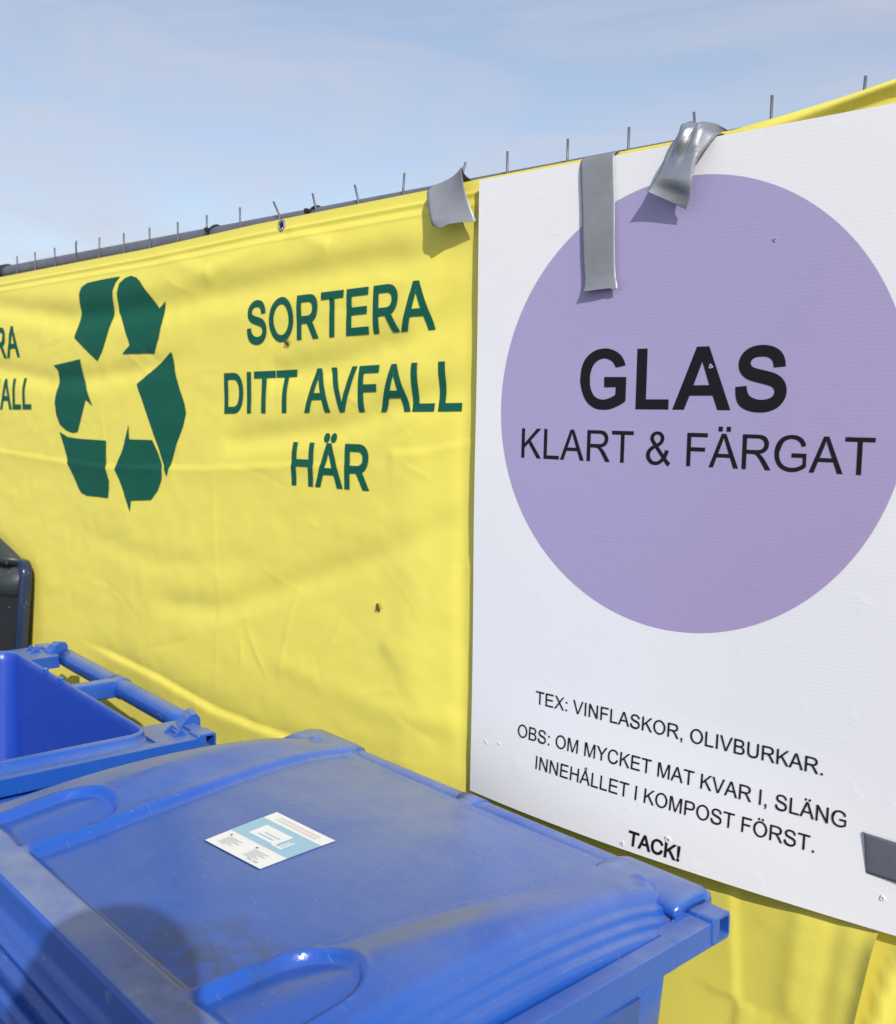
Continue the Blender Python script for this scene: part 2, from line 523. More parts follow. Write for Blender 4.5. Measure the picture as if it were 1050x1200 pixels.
def grow(polys, off):
    """move outlines outwards (holes inwards) by off, with limited mitres"""
    out = []
    def area(q):
        return 0.5 * sum(a[0] * b_[1] - b_[0] * a[1] for a, b_ in zip(q, q[1:] + q[:1]))
    def inside(p, q):
        c_ = False
        for (x0, y0), (x1, y1) in zip(q, q[1:] + q[:1]):
            if (y0 > p[1]) != (y1 > p[1]) and p[0] < (x1 - x0) * (p[1] - y0) / (y1 - y0) + x0:
                c_ = not c_
        return c_
    for i, q in enumerate(polys):
        q = [p for k, p in enumerate(q) if math.dist(p, q[k - 1]) > 1e-6]
        hole = sum(inside(q[0], o) for j, o in enumerate(polys) if j != i) % 2 == 1
        sg = (1 if area(q) > 0 else -1) * (-1 if hole else 1)
        r = []
        for k in range(len(q)):
            a, b_, c_ = Vector(q[k - 1]), Vector(q[k]), Vector(q[(k + 1) % len(q)])
            u, v = (b_ - a).normalized(), (c_ - b_).normalized()
            nu, nv = Vector((u.y, -u.x)) * sg, Vector((v.y, -v.x)) * sg
            m = nu + nv
            if m.length < 1e-6:
                m = nu
            m.normalize()
            r.append(tuple(b_ + m * (off / max(0.45, m.dot(nu)))))
        out.append(r)
    return out

def flat_print(name, polys, offset=0.0, cell=None):
    """fill outlines (even-odd) and, when cell is given, cut the sheet so that it can follow a wrinkled surface"""
    cu = bpy.data.curves.new(name, 'CURVE')
    cu.dimensions = '2D'
    cu.fill_mode = 'BOTH'
    if offset:
        polys = grow(polys, offset)
    K = 100.0                                    # work at a larger size: the fill is unreliable on millimetre outlines
    for q in polys:
        sp = cu.splines.new('POLY')
        sp.points.add(len(q) - 1)
        for p, (x, z) in zip(sp.points, q):
            p.co = (x * K, z * K, 0, 1)
        sp.use_cyclic_u = True
    ob = bpy.data.objects.new(name, cu)
    COL.objects.link(ob)
    dg = bpy.context.evaluated_depsgraph_get()
    me = bpy.data.meshes.new_from_object(ob.evaluated_get(dg))
    bpy.data.objects.remove(ob)
    bpy.data.curves.remove(cu)
    me.transform(Matrix.Scale(1 / K, 4))
    if cell:
        bm = bmesh.new()
        bm.from_mesh(me)
        bmesh.ops.remove_doubles(bm, verts=bm.verts, dist=1e-5)
        for ax in (0, 1):
            lo = min(v.co[ax] for v in bm.verts)
            hi = max(v.co[ax] for v in bm.verts)
            k = math.ceil(lo / cell)
            while k * cell < hi:
                co = [0, 0, 0]; co[ax] = k * cell
                no = [0, 0, 0]; no[ax] = 1
                bmesh.ops.bisect_plane(bm, geom=bm.verts[:] + bm.edges[:] + bm.faces[:], plane_co=co, plane_no=no, dist=1e-6)
                k += 1
        bm.to_mesh(me)
        bm.free()
    return me

def wrap(me, fy):
    """turn a flat (x, z) print into one lying on the surface y = fy(x, z)"""
    n_ = len(me.vertices)
    a = np.empty(n_ * 3)
    me.vertices.foreach_get('co', a)
    a = a.reshape(-1, 3)
    x, z = a[:, 0].copy(), a[:, 1].copy()
    out = np.stack([x, fy(x, z), z], 1)
    me.vertices.foreach_set('co', out.ravel())
    me.update()
    # face the viewer side
    if len(me.polygons) and sum(p.normal.y for p in me.polygons) > 0:
        me.flip_normals()
    return me

# ------------------------------------------------------------------ wrinkled banner
YB = 0.014
def pl_dist(x, z, pts):
    """distance to a polyline, signed (positive above), and the running parameter 0..1"""
    best = np.full(x.shape, 1e9); sg = np.zeros(x.shape); par = np.zeros(x.shape)
    P = np.array(pts, float)
    L = np.r_[0, np.cumsum(np.hypot(*(P[1:] - P[:-1]).T))]
    for i in range(len(P) - 1):
        ax, az = P[i]; dx, dz = P[i + 1] - P[i]
        ll = dx * dx + dz * dz
        t = np.clip(((x - ax) * dx + (z - az) * dz) / ll, 0, 1)
        ex, ez = x - ax - t * dx, z - az - t * dz
        d = np.hypot(ex, ez)
        s = np.sign(dx * ez - dz * ex) * (1 if dx > 0 else -1)
        k = d < best
        best = np.where(k, d, best); sg = np.where(k, s, sg); par = np.where(k, (L[i] + t * (L[i + 1] - L[i])) / L[-1], par)
    return best, sg, par

FOLDS = [  # points (x, z), amplitude in m (towards the viewer), half width, kind: r ridge, s step
 ([(-1.60, 1.068), (-1.29, 1.048), (-1.064, 1.018), (-0.92, 1.013), (-0.786, 1.012), (-0.62, 0.993), (-0.49, 0.985), (-0.33, 0.987)], 0.0085, 0.012, 'v'),
 ([(-2.6, 1.53), (-2.03, 1.521), (-1.68, 1.507), (-1.465, 1.504), (-1.085, 1.520), (-0.80, 1.540), (-0.58, 1.548)], 0.0035, 0.006, 's'),
 ([(-2.4, 1.93), (-2.0, 1.90), (-1.64, 1.850), (-1.20, 1.857), (-0.667, 1.888), (-0.33, 1.895)], -0.011, 0.034, 'r'),
 ([(-2.3, 1.75), (-2.014, 1.735), (-1.734, 1.703), (-1.488, 1.710), (-1.142, 1.743)], -0.008, 0.028, 'r'),
 ([(-0.33, 1.83), (-0.359, 1.823), (-0.499, 1.763), (-0.7125, 1.718), (-0.912, 1.705)], -0.010, 0.030, 'r'),
 ([(-0.33, 1.70), (-0.498, 1.658), (-0.666, 1.612), (-1.054, 1.570)], -0.009, 0.028, 'r'),
 ([(-0.33, 1.50), (-0.372, 1.483), (-0.556, 1.395), (-0.836, 1.300), (-1.06, 1.226), (-1.322, 1.208)], -0.0075, 0.030, 'r'),
 ([(-0.33, 1.42), (-0.379, 1.400), (-0.513, 1.282), (-0.576, 1.227)], 0.006, 0.025, 's'),
 ([(-0.516, 1.551), (-0.457, 1.533)], 0.0012, 0.005, 'r'),
 ([(-0.557, 1.469), (-0.643, 1.409)], 0.0013, 0.005, 'r'),
 ([(-0.70, 1.44), (-0.73, 1.425), (-0.765, 1.432)], 0.001, 0.004, 'r'),
 ([(-0.9, 1.35), (-1.25, 1.30), (-1.6, 1.34)], -0.003, 0.03, 'r'),
 ([(-0.35, 1.13), (-0.55, 1.12), (-0.9, 1.16)], 0.003, 0.03, 'r'),
 ([(-0.36, 1.60), (-0.48, 1.575), (-0.56, 1.572)], 0.0035, 0.01, 's'),
 ([(-1.05, 1.90), (-1.30, 1.985)], 0.003, 0.02, 'r'),
 ([(-0.70, 1.93), (-0.83, 1.975)], 0.004, 0.018, 'r'),
 ([(-0.83, 1.965), (-0.98, 1.93), (-1.1, 1.915)], 0.004, 0.02, 'r'),
 ([(-1.064, 1.035), (-1.05, 1.30), (-1.06, 1.5)], 0.0009, 0.006, 's'),
 ([(-0.375, 1.95), (-0.385, 1.55), (-0.375, 1.0)], -0.006, 0.022, 'r'),
 ([(0.10, 1.06), (0.115, 0.86), (0.09, 0.6)], 0.004, 0.012, 's'),
 ([(0.20, 1.06), (0.185, 0.86)], 0.003, 0.018, 'r'),
 ([(0.245, 1.04), (0.225, 0.86)], -0.004, 0.016, 'r'),
]
def z_top(x):
    return np.interp(x, [-3.2, -2.03, -1.30, -0.93, -0.477, -0.368, 0.056, 0.12, 0.20, 0.263, 0.34], [1.972, 1.977, 1.983, 1.9925, 1.997, 2.000, 2.002, 2.009, 2.020, 2.030, 2.036])

def h_banner(x, z):
    x = np.asarray(x, float); z = np.asarray(z, float)
    h = np.zeros(x.shape)
    # slack cloth: long diagonal waves
    h += 0.0028 * vnoise(x * 2.1 + z * 1.2 + 11, z * 4.6 - x * 1.3 + 3, 1)
    h += 0.0014 * vnoise(x * 4.0 + z * 2.0 + 5, z * 10.0 - x * 2.4 + 9, 2)
    h += 0.0008 * vnoise(x * 13 + z * 6, z * 21 - x * 5, 3)
    h += 0.00045 * vnoise(x * 33, z * 45 - x * 10, 4)
    for pts, amp, w, kind in FOLDS:
        d, s, t = pl_dist(x, z, pts)
        end = sstep(0, 0.12, t) * sstep(0, 0.12, 1 - t) * 0.9 + 0.1
        if kind == 'r':
            h += amp * 0.85 * np.exp(-(d / (w * 0.85)) ** 2) * end
        elif kind == 'v':
            h += amp * end * np.where(s > 0, -0.6 * np.exp(-d / 0.016), -0.6 * np.exp(-d / 0.006) + 0.9 * (1 - np.exp(-d / 0.006)) * np.exp(-d / 0.028))
        else:
            h += amp * end * np.exp(-d / (w * 3.0)) * (0.5 - 0.5 * np.tanh(s * d / (w * 0.4)))
    h = h + 0.011 * sstep(-0.38, -0.52, x)
    h = 0.004 * np.logaddexp(0.0, (h + 0.006) / 0.004) - 0.006
    # pulled flat against the rail, small ripples from the hem seam
    zt = z_top(x)
    f = sstep(0.0, 0.09, zt - z)
    h = h * (0.15 + 0.85 * f)
    h += 0.0016 * np.exp(-((zt - z - 0.020) / 0.0022) ** 2) - 0.0012 * np.exp(-((zt - z - 0.028) / 0.003) ** 2)
    h += 0.0012 * np.exp(-((zt - z - 0.038) / 0.0022) ** 2)
    # behind the sign the cloth is held back, it swells a little below it
    behind = sstep(-0.375, -0.335, x) * sstep(1.00, 1.06, z) * sstep(0.0, 0.03, zt - z)
    h = h * (1 - behind) + np.minimum(h, 0.0) * behind - 0.001 * behind
    # hard little creases left from folding and transport
    fade = sstep(-0.40, -0.50, x) * sstep(0.05, 0.10, zt - z)
    rs = np.random.RandomState(21)
    for _ in range(70):
        cx, cz, ang, ln, am, w = rs.uniform(-2.2, -0.45), rs.uniform(0.9, 1.92), rs.normal(0.15, 0.55), rs.uniform(0.03, 0.11), rs.uniform(0.0005, 0.0014), rs.uniform(0.002, 0.0045)
        if rs.rand() < 0.2:
            ang += 1.3
        u, v = (x - cx) * math.cos(ang) + (z - cz) * math.sin(ang), -(x - cx) * math.sin(ang) + (z - cz) * math.cos(ang)
        v = v + u * u * rs.uniform(-2, 2)
        h += fade * am * np.exp(-(u / ln) ** 4) * np.exp(-np.abs(v) / w) * (1 if rs.rand() < 0.6 else -1)
    # loose hem bulging forward over the top right corner of the sign
    loose = sstep(0.05, 0.25, x)
    k = zt - z
    h += loose * (0.012 * np.exp(-((k - 0.012) / 0.007) ** 2) - 0.004 * np.exp(-((k - 0.002) / 0.004) ** 2))
    # right selvedge curls outwards
    xr = 0.300 + (z - 1.026) * 0.17
    h += (0.007 * sstep(0.12, 0.26, x) + 0.008 * np.exp(-((x - xr) / 0.012) ** 2)) * sstep(1.06, 1.0, z)
    return h

def banner_y(lift=0.0):
    return lambda x, z: YB - h_banner(x, z) - lift

def cal(polys, k=1.0):
    """the layout was measured in the plane of the sign; carry it back to the cloth"""
    f = 1.0050
    return [[(CAM.x + (x - CAM.x) * f, CAM.z + (z - CAM.z) * f) for x, z in q] for q in polys]

ban = empty('yellow_banner', (-1.2, YB, 0.2))
tag(ban, 'yellow cloth banner with green recycling arrows and sorting text, tied along the fence', 'banner')
xs = np.concatenate([np.arange(-3.1, -2.15, 0.02), np.arange(-2.15, 0.2805, 0.0055)])
us = np.concatenate([np.arange(0, 0.06, 0.0022), np.arange(0.06, 1.16, 0.0055), np.arange(1.16, 1.78, 0.03)])
X = np.repeat(xs[None, :], len(us), 0)
zt = z_top(xs)
Z = zt[None, :] - us[:, None]
# right edge runs slightly askew
wgt = sstep(0.0, 0.2805, X)
X = X + wgt * (0.0195 + (np.minimum(Z, 1.1) - 1.026) * 0.17)
Y = YB - h_banner(X, Z)
link('cloth', mesh_np('cloth', np.stack([X, Y, Z], -1).reshape(-1, 3), grid_faces(len(us), len(xs))), M_yellow, ban, True, True)

ARROWS = [
[(-1.401, 1.93), (-1.475, 1.929), (-1.547, 1.926), (-1.571, 1.918), (-1.58, 1.904), (-1.58, 1.859), (-1.604, 1.803), (-1.501, 1.746), (-1.477, 1.767), (-1.457, 1.799), (-1.435, 1.849), (-1.429, 1.902), (-1.418, 1.918)],
[(-1.412, 1.893), (-1.402, 1.915), (-1.379, 1.925), (-1.354, 1.928), (-1.331, 1.922), (-1.317, 1.914), (-1.251, 1.852), (-1.227, 1.866), (-1.233, 1.822), (-1.244, 1.789), (-1.263, 1.757), (-1.39, 1.759), (-1.358, 1.777), (-1.363, 1.788), (-1.383, 1.817), (-1.414, 1.853)],
[(-1.709, 1.74), (-1.578, 1.752), (-1.576, 1.711), (-1.526, 1.643), (-1.557, 1.657), (-1.6, 1.581), (-1.623, 1.578), (-1.656, 1.583), (-1.686, 1.597), (-1.703, 1.622), (-1.708, 1.652), (-1.693, 1.696), (-1.691, 1.728)],
[(-1.2, 1.759), (-1.187, 1.716), (-1.17, 1.678), (-1.152, 1.65), (-1.147, 1.631), (-1.156, 1.605), (-1.181, 1.568), (-1.219, 1.494), (-1.251, 1.556), (-1.336, 1.692)],
[(-1.689, 1.579), (-1.651, 1.568), (-1.601, 1.565), (-1.47, 1.564), (-1.47, 1.502), (-1.459, 1.471), (-1.463, 1.432), (-1.564, 1.431), (-1.591, 1.436), (-1.607, 1.449), (-1.654, 1.504), (-1.669, 1.542)],
[(-1.37, 1.602), (-1.368, 1.57), (-1.273, 1.571), (-1.251, 1.542), (-1.236, 1.513), (-1.239, 1.488), (-1.254, 1.463), (-1.281, 1.44), (-1.362, 1.433), (-1.367, 1.407), (-1.396, 1.454), (-1.43, 1.499), (-1.421, 1.517), (-1.396, 1.549)],
]
LIFT = 0.0016
sym = wrap(flat_print('recycling_symbol', cal(ARROWS), 0.0, 0.008), banner_y(LIFT))
link('recycling_symbol', sym, M_green, ban, True, True)

WORDS = [('SORTERA', -0.934, -0.452, 1.768, 0.0760, 0.016), ('DITT AVFALL', -1.012, -0.391, 1.6335, 0.0755, 0.018), ('HÄR', -0.800, -0.594, 1.503, 0.0760, 0.010)]
for dx, part in ((0.0, WORDS), (-1.440, WORDS)):
    for t, x0, x1, base, cap, sl in part:
        if dx < 0:
            sl *= 0.6
        ps = fit_line(t, x0 + dx, x1 + dx, base + (-0.006 if dx < 0 else 0), cap, 'banner', sl)
        me = wrap(flat_print('printed_word', cal(ps), 0.0021, 0.008), banner_y(LIFT))
        link('printed_word', me, M_green, ban, True, True)

# brass eyelet in the hem
gx, gz = -0.845, 1.981
gy = float(banner_y()(np.array([gx]), np.array([gz]))[0])
prof = [(0.0056, 0.000), (0.0064, -0.0026), (0.0086, -0.0038), (0.0108, -0.0026), (0.0120, 0.0010)]
V, F, I = [], [], []
N = 28
for r_, y_ in [(0.0, -0.0012), (0.0056, -0.0012)] + prof:
    for k in range(N):
        a = 2 * math.pi * k / N
        V.append((gx + r_ * math.cos(a), gy + y_, gz + r_ * math.sin(a) * 1.02))
for i in range(len(prof) + 1):
    for k in range(N):
        F.append((i * N + k, i * N + (k + 1) % N, (i + 1) * N + (k + 1) % N, (i + 1) * N + k))
        I.append(0 if i < 1 else 1)
link('eyelet', mesh_np('eyelet', V, F, I), [M_black, M_chrome], ban, False, True)

# second banner starting behind the right edge of the first one
ban2 = empty('yellow_banner', (0.9, 0.03, 0.2))
tag(ban2, 'end of a second plain yellow banner with a curved crease, lower right corner', 'banner')
xs2 = np.arange(0.20, 1.7, 0.008)
us2 = np.concatenate([np.arange(0, 1.2, 0.008), np.arange(1.2, 1.78, 0.04)])
X2, U2 = np.meshgrid(xs2, us2)
Z2 = 1.995 - U2
d, s, t = pl_dist(X2, Z2, [(0.40, 1.08), (0.34, 1.03), (0.318, 1.007), (0.3004, 0.968), (0.288, 0.90), (0.27, 0.8)])
H2 = 0.0085 * np.exp(-(d / 0.016) ** 2) * np.where(s > 0, 0.5, 1.0) + 0.0015 * vnoise(X2 * 9, Z2 * 5, 8)
link('cloth', mesh_np('cloth', np.stack([X2, 0.0228 - H2, Z2], -1).reshape(-1, 3), grid_faces(len(us2), len(xs2))), M_yellow, ban2, True, True)

# ------------------------------------------------------------------ white sign
def bow(x, z):
    """the plastic sheet bellies out at its lower edge; its face is the plane y = 0"""
    x = np.asarray(x, float); z = np.asarray(z, float)
    k = np.clip((1.24 - z) / 0.21, 0, 1.2)
    e = -0.022 * k ** 1.6 * (1 - np.clip((x + 0.02) / 0.34, -1, 1) ** 2) * 0.9
    e += -0.0012 * np.sin(x * 9.0 + z * 3.0) - 0.0008 * np.sin(z * 13.0 + 1.0)
    return e

sign = empty('sign_board', (0.0, 0.0, 1.03))
tag(sign, 'white corrugated plastic sign board with purple circle reading GLAS, taped onto the banner', 'sign')
SX0, SX1, SZ0, SZ1 = -0.3515, 0.352, 1.0315, 1.9935
xs = np.linspace(SX0, SX1, 90)
zs = np.linspace(SZ0, SZ1, 120)
XX, ZZ = np.meshgrid(xs, zs)
ZZ = ZZ + 0.0
DENT = [(0.053, 1.716, 0.0035), (-0.052, 1.042, 0.004), (0.020, 1.060, 0.004), (0.302, 1.072, 0.003)]
Yf = bow(XX, ZZ)
nF = XX.size
front = np.stack([XX, Yf, ZZ], -1).reshape(-1, 3)
back = np.stack([XX, Yf + 0.004, ZZ], -1).reshape(-1, 3)
Fq = grid_faces(len(zs), len(xs))
F = [tuple(f) for f in Fq] + [tuple(f[::-1] + nF) for f in Fq]
nc, nr = len(xs), len(zs)
bd = [(0 * nc + i) for i in range(nc)] + [(r * nc + nc - 1) for r in range(1, nr)] + [((nr - 1) * nc + i) for i in range(nc - 2, -1, -1)] + [(r * nc) for r in range(nr - 2, 0, -1)]
for a, b_ in zip(bd, bd[1:] + bd[:1]):
    F.append((a, a + nF, b_ + nF, b_))
me = mesh_np('panel', np.r_[front, back], F)
p_ = link('panel', me, M_board, sign, False, True)

circle = [(0.3003 * math.cos(2 * math.pi * k / 180), 1.65 + 0.3003 * math.sin(2 * math.pi * k / 180)) for k in range(180)]
sgn = lambda lift: (lambda x, z: bow(x, z) - lift)
link('purple_circle', wrap(flat_print('purple_circle', [circle], 0, 0.012), sgn(0.0006)), M_purple, sign, False, True)

def sgn_text(name, polys, offset=0.0):
    link(name, wrap(flat_print(name, polys, offset, 0.02), sgn(0.0012)), M_ink, sign, False, True)

G_BOLD = [(-0.1093, 1.6926), (-0.0735, 1.6921), (-0.0736, 1.6595), (-0.0803, 1.655), (-0.096, 1.6487), (-0.1088, 1.6472), (-0.1219, 1.6487), (-0.1353, 1.656), (-0.144, 1.6683), (-0.1492, 1.6848), (-0.1489, 1.6972), (-0.1469, 1.7081), (-0.1422, 1.7175), (-0.1342, 1.7249), (-0.1245, 1.7298), (-0.1148, 1.7317), (-0.1052, 1.7317), (-0.0939, 1.7286), (-0.0842, 1.7228), (-0.0787, 1.7161), (-0.0753, 1.708), (-0.0906, 1.7052), (-0.0966, 1.7133), (-0.1063, 1.7178), (-0.1144, 1.7177), (-0.1224, 1.7144), (-0.1287, 1.7077), (-0.1323, 1.6983), (-0.133, 1.6888), (-0.1317, 1.6779), (-0.1264, 1.6678), (-0.1191, 1.6629), (-0.1093, 1.6613), (-0.0997, 1.6635), (-0.0903, 1.6678), (-0.09, 1.6785), (-0.1089, 1.6783)]
f = 1.0082
pull = lambda q: [(CAM.x + (x - CAM.x) * f, CAM.z + (z - CAM.z) * f) for x, z in q]
def bold(text, x0, x1, base, cap, off):
    ps = fit_line(text, x0 + off, x1 - off, base + off, cap - 2 * off)
    return ps
def smooth_between(q, corners, sub=4):
    out, n_ = [], len(q)
    for i in range(n_):
        p1, p2 = Vector(q[i]), Vector(q[(i + 1) % n_])
        p0 = p1 - (p2 - p1) if i in corners else Vector(q[i - 1])
        p3 = p2 + (p2 - p1) if (i + 1) % n_ in corners else Vector(q[(i + 2) % n_])
        for k in range(sub):
            t = k / sub
            out.append(tuple(0.5 * (2 * p1 + (p2 - p0) * t + (2 * p0 - 5 * p1 + 4 * p2 - p3) * t * t + (3 * p1 - p0 - 3 * p2 + p3) * t ** 3)))
    return out
sgn_text('heading_letter', [smooth_between(pull(G_BOLD), {0, 1, 2, 20, 21, 34, 35, 36})])
sgn_text('heading_letter', [[(-0.0635, 1.6485), (-0.0125, 1.6485), (-0.0125, 1.6620), (-0.0475, 1.6620), (-0.0475, 1.7305), (-0.0635, 1.7305)]])
sgn_text('heading_letter', [[(-0.0065, 1.6485), (0.0110, 1.6485), (0.0185, 1.6670), (0.0520, 1.6670), (0.0595, 1.6485), (0.0778, 1.6485), (0.0445, 1.7305), (0.0268, 1.7305)], [(0.0237, 1.6805), (0.0467, 1.6805), (0.0354, 1.7110)]])
sgn_text('heading_letter', bold('S', 0.0835, 0.1520, 1.6485, 0.0800, 0.0029), 0.0029)
sub = fit_line('KLART & FÄRGAT', -0.2587, 0.2630, 1.5742, 0.0440)
for lo, hi in ((-1, -0.075), (-0.075, -0.022), (-0.022, 1)):
    sgn_text('subheading_word', [q for q in sub if lo < min(p[0] for p in q) <= hi])
sgn_text('small_text', fit_line('TEX: VINFLASKOR, OLIVBURKAR.', -0.2215, 0.2205, 1.2025, 0.0197))
sgn_text('small_text', fit_line('OBS: OM MYCKET MAT KVAR I, SLÄNG', -0.2530, 0.2525, 1.1448, 0.0200))
sgn_text('small_text', fit_line('INNEHÅLLET I KOMPOST FÖRST.', -0.2142, 0.2165, 1.1040, 0.0200))
sgn_text('thank_you_text', bold('TACK!', -0.0415, 0.0390, 1.0405, 0.0205, 0.00062), 0.00062)
# punched holes and dents left by earlier staples
for hx, hz, r_ in [(0.0475, 1.7045, 0.0019), (0.129, 1.857, 0.0016), (0.0190, 1.0645, 0.0030), (-0.0500, 1.0395, 0.0022), (0.3, 1.073, 0.0022), (-0.290, 1.125, 0.0012), (-0.318, 1.122, 0.0011), (-0.3155, 1.119, 0.0010)]:
    V, F, I = [], [], []
    y0 = float(bow(np.array([hx]), np.array([hz]))[0])
    rings = [(0.0, -0.0014), (r_ * 0.45, -0.0014), (r_ * 0.75, -0.0024), (r_ * 1.6, -0.0013)]
    N = 14
    for q, (rr, yy) in enumerate(rings):
        for k in range(N):
            a = 2 * math.pi * k / N
            j = 1 + 0.25 * math.sin(3 * a + hx * 50)
            V.append((hx + rr * j * math.cos(a), y0 + yy, hz + rr * j * math.sin(a)))
    for i in range(3):
        for k in range(N):
            F.append((i * N + k, i * N + (k + 1) % N, (i + 1) * N + (k + 1) % N, (i + 1) * N + k))
            I.append(0 if i == 0 else 1)
    on_circle = math.hypot(hx, hz - 1.65) < 0.3
    link('staple_hole', mesh_np('staple_hole', V, F, I), [M_black, M_st_white if r_ > 0.002 else (M_purple if on_circle else M_board)], sign, True, True)

# ------------------------------------------------------------------ fence behind
fence = empty('mesh_fence', (-0.4, 0.045, 0.0))
tag(fence, 'grey temporary mesh fence panel with round top rail and upright wire ends above the banner', 'fence')
RY = 0.047
rail_z = lambda x: 1.9938
bm = bmesh.new()
bm_tube(bm, [(x, RY, rail_z(x)) for x in np.arange(-2.28, 1.5, 0.06)], 0.0185, 20)
link('top_rail', bm_mesh('top_rail', bm), M_pipe, fence, True, True)
for px in (-2.28, 1.48):
    bm = bmesh.new()
    bm_tube(bm, [(px, RY, 0.0), (px, RY, rail_z(px) + 0.01)], 0.019, 18)
    link('post', bm_mesh('post', bm), M_pipe, fence, True, True)
WIRES = [(-2.13, 0, 2.022), (-2.03, 0, 2.022), (-1.921, 0, 2.022), (-1.823, 0, 2.023), (-1.721, 0, 2.024), (-1.614, 1, 2.018), (-1.51, .1, 2.027), (-1.402, 0, 2.026), (-1.297, 0, 2.026), (-1.189, 0, 2.026), (-1.085, 0, 2.028),
         (-0.974, 0, 2.030), (-0.852, -.45, 2.027), (-0.748, -.25, 2.028), (-0.636, -.25, 2.028), (-0.528, .1, 2.031), (-0.403, .4, 2.028), (-0.307, 0, 2.032), (-0.196, 0, 2.032), (-0.094, 0, 2.031), (0.008, -.1, 2.033), (0.111, 0, 2.034), (0.223, .05, 2.034)]
FW = 1.0130     # wires sit 16 mm behind the plane they were measured in
for wx, lean, wz in WIRES:
    x = CAM.x + (wx - CAM.x) * FW
    z1 = CAM.z + (wz - CAM.z) * FW
    zr = rail_z(x)
    bm = bmesh.new()
    y = RY - 0.0185 - 0.0015
    pts = [(x, y, 0.15), (x, y, 1.0), (x, y, zr - 0.005)]
    if lean == 1:
        pts += [(x + 0.002, y - 0.002, zr + 0.012), (x + 0.012, y - 0.008, zr + 0.026), (x + 0.026, y - 0.014, zr + 0.036)]
    else:
        pts += [(x + lean * 0.002, y, zr + 0.012), (x + lean * 0.035, y - abs(lean) * 0.004, z1)]
    bm_tube(bm, pts, 0.0019, 8)
    link('upright_wire', bm_mesh('upright_wire', bm), M_wire, fence, True, True)
for hz in (0.25, 0.7, 1.15, 1.6):
    bm = bmesh.new()
    bm_tube(bm, [(-2.28, RY - 0.012, hz), (1.48, RY - 0.012, hz)], 0.0019, 8)
    link('cross_wire', bm_mesh('cross_wire', bm), M_wire, fence, True, True)
bm = bmesh.new()
zc = rail_z(-2.1)
bm_tube(bm, [(-2.115, RY, zc), (-2.048, RY, zc)], 0.0235, 20)
bm_box(bm, -2.105, -2.06, RY - 0.032, RY - 0.012, zc - 0.010, zc + 0.014, 0.003)
link('rail_coupler', bm_mesh('rail_coupler', bm), M_black, fence, True, True)

def cable_tie(x, label):
    zc = rail_z(x)
    t = empty('cable_tie', (x, RY, zc))
    bm = bmesh.new()
    R_ = 0.0205
    pts = [(0.006 * math.sin(a), -R_ * math.cos(a), R_ * math.sin(a)) for a in np.linspace(0, 2 * math.pi, 25)]
    V = []
    for w in (-0.0028, 0.0028):
        for rr in (R_, R_ + 0.0014):
            pass
    bm_tube(bm, [(p[0], p[1], p[2]) for p in pts], 0.0022, 8)
    link('strap', bm_mesh('strap', bm), M_black, t)
    bm = bmesh.new()
    bm_box(bm, -0.004, 0.004, -0.0265, -0.0205, 0.006, 0.014, 0.001)
    link('head', bm_mesh('head', bm), M_black, t)
    tag(t, label, 'cable tie', 'cable ties round the top rail')
cable_tie(-0.79, 'black cable tie round the top rail just right of the metal eyelet')
cable_tie(-1.105, 'black cable tie round the top rail left of the eyelet, above the recycling arrows')

# ------------------------------------------------------------------ strips of duct tape
def strip(name, rows, mat, label, edge=None, sub=6):
    """rows: list of (left point, right point, bulge) down the length of the strip, smoothed"""
    rows = [(Vector(a), Vector(b_), bu) for a, b_, bu in rows]
    L = []
    nseg = len(rows) - 1
    for i in range(nseg):
        p0, p1, p2, p3 = rows[max(i - 1, 0)], rows[i], rows[i + 1], rows[min(i + 2, nseg)]
        for k in range(sub):
            t = k / sub
            cr = lambda a, b_, c_, d_: 0.5 * ((2 * b_) + (c_ - a) * t + (2 * a - 5 * b_ + 4 * c_ - d_) * t * t + (3 * b_ - a - 3 * c_ + d_) * t ** 3)
            L.append((cr(p0[0], p1[0], p2[0], p3[0]), cr(p0[1], p1[1], p2[1], p3[1]), cr(p0[2], p1[2], p2[2], p3[2])))
    L.append(rows[-1])
    NW = 14
    V = []
    for i, (a, b_, bu) in enumerate(L):
        nx = Vector((0, -1, 0))
        for k in range(NW + 1):
            s_ = k / NW
            p = a.lerp(b_, s_) + nx * (bu * 4 * s_ * (1 - s_))
            if edge:
                p = p + edge(i / (len(L) - 1), s_)
            V.append(p)
    F = grid_faces(len(L), NW + 1)
    me = mesh_np(name, V, F)
    bm = bmesh.new()
    bm.from_mesh(me)
    bmesh.ops.recalc_face_normals(bm, faces=bm.faces)
    bmesh.ops.solidify(bm, geom=bm.faces[:], thickness=0.0002)
    bm.to_mesh(me)
    bm.free()
    c_ = L[0][0].lerp(L[0][1], 0.5)
    me.transform(Matrix.Translation(-c_))
    o = link(name, me, mat)
    o.location = c_
    tag(o, label, 'tape', 'strips of duct tape')
    return o

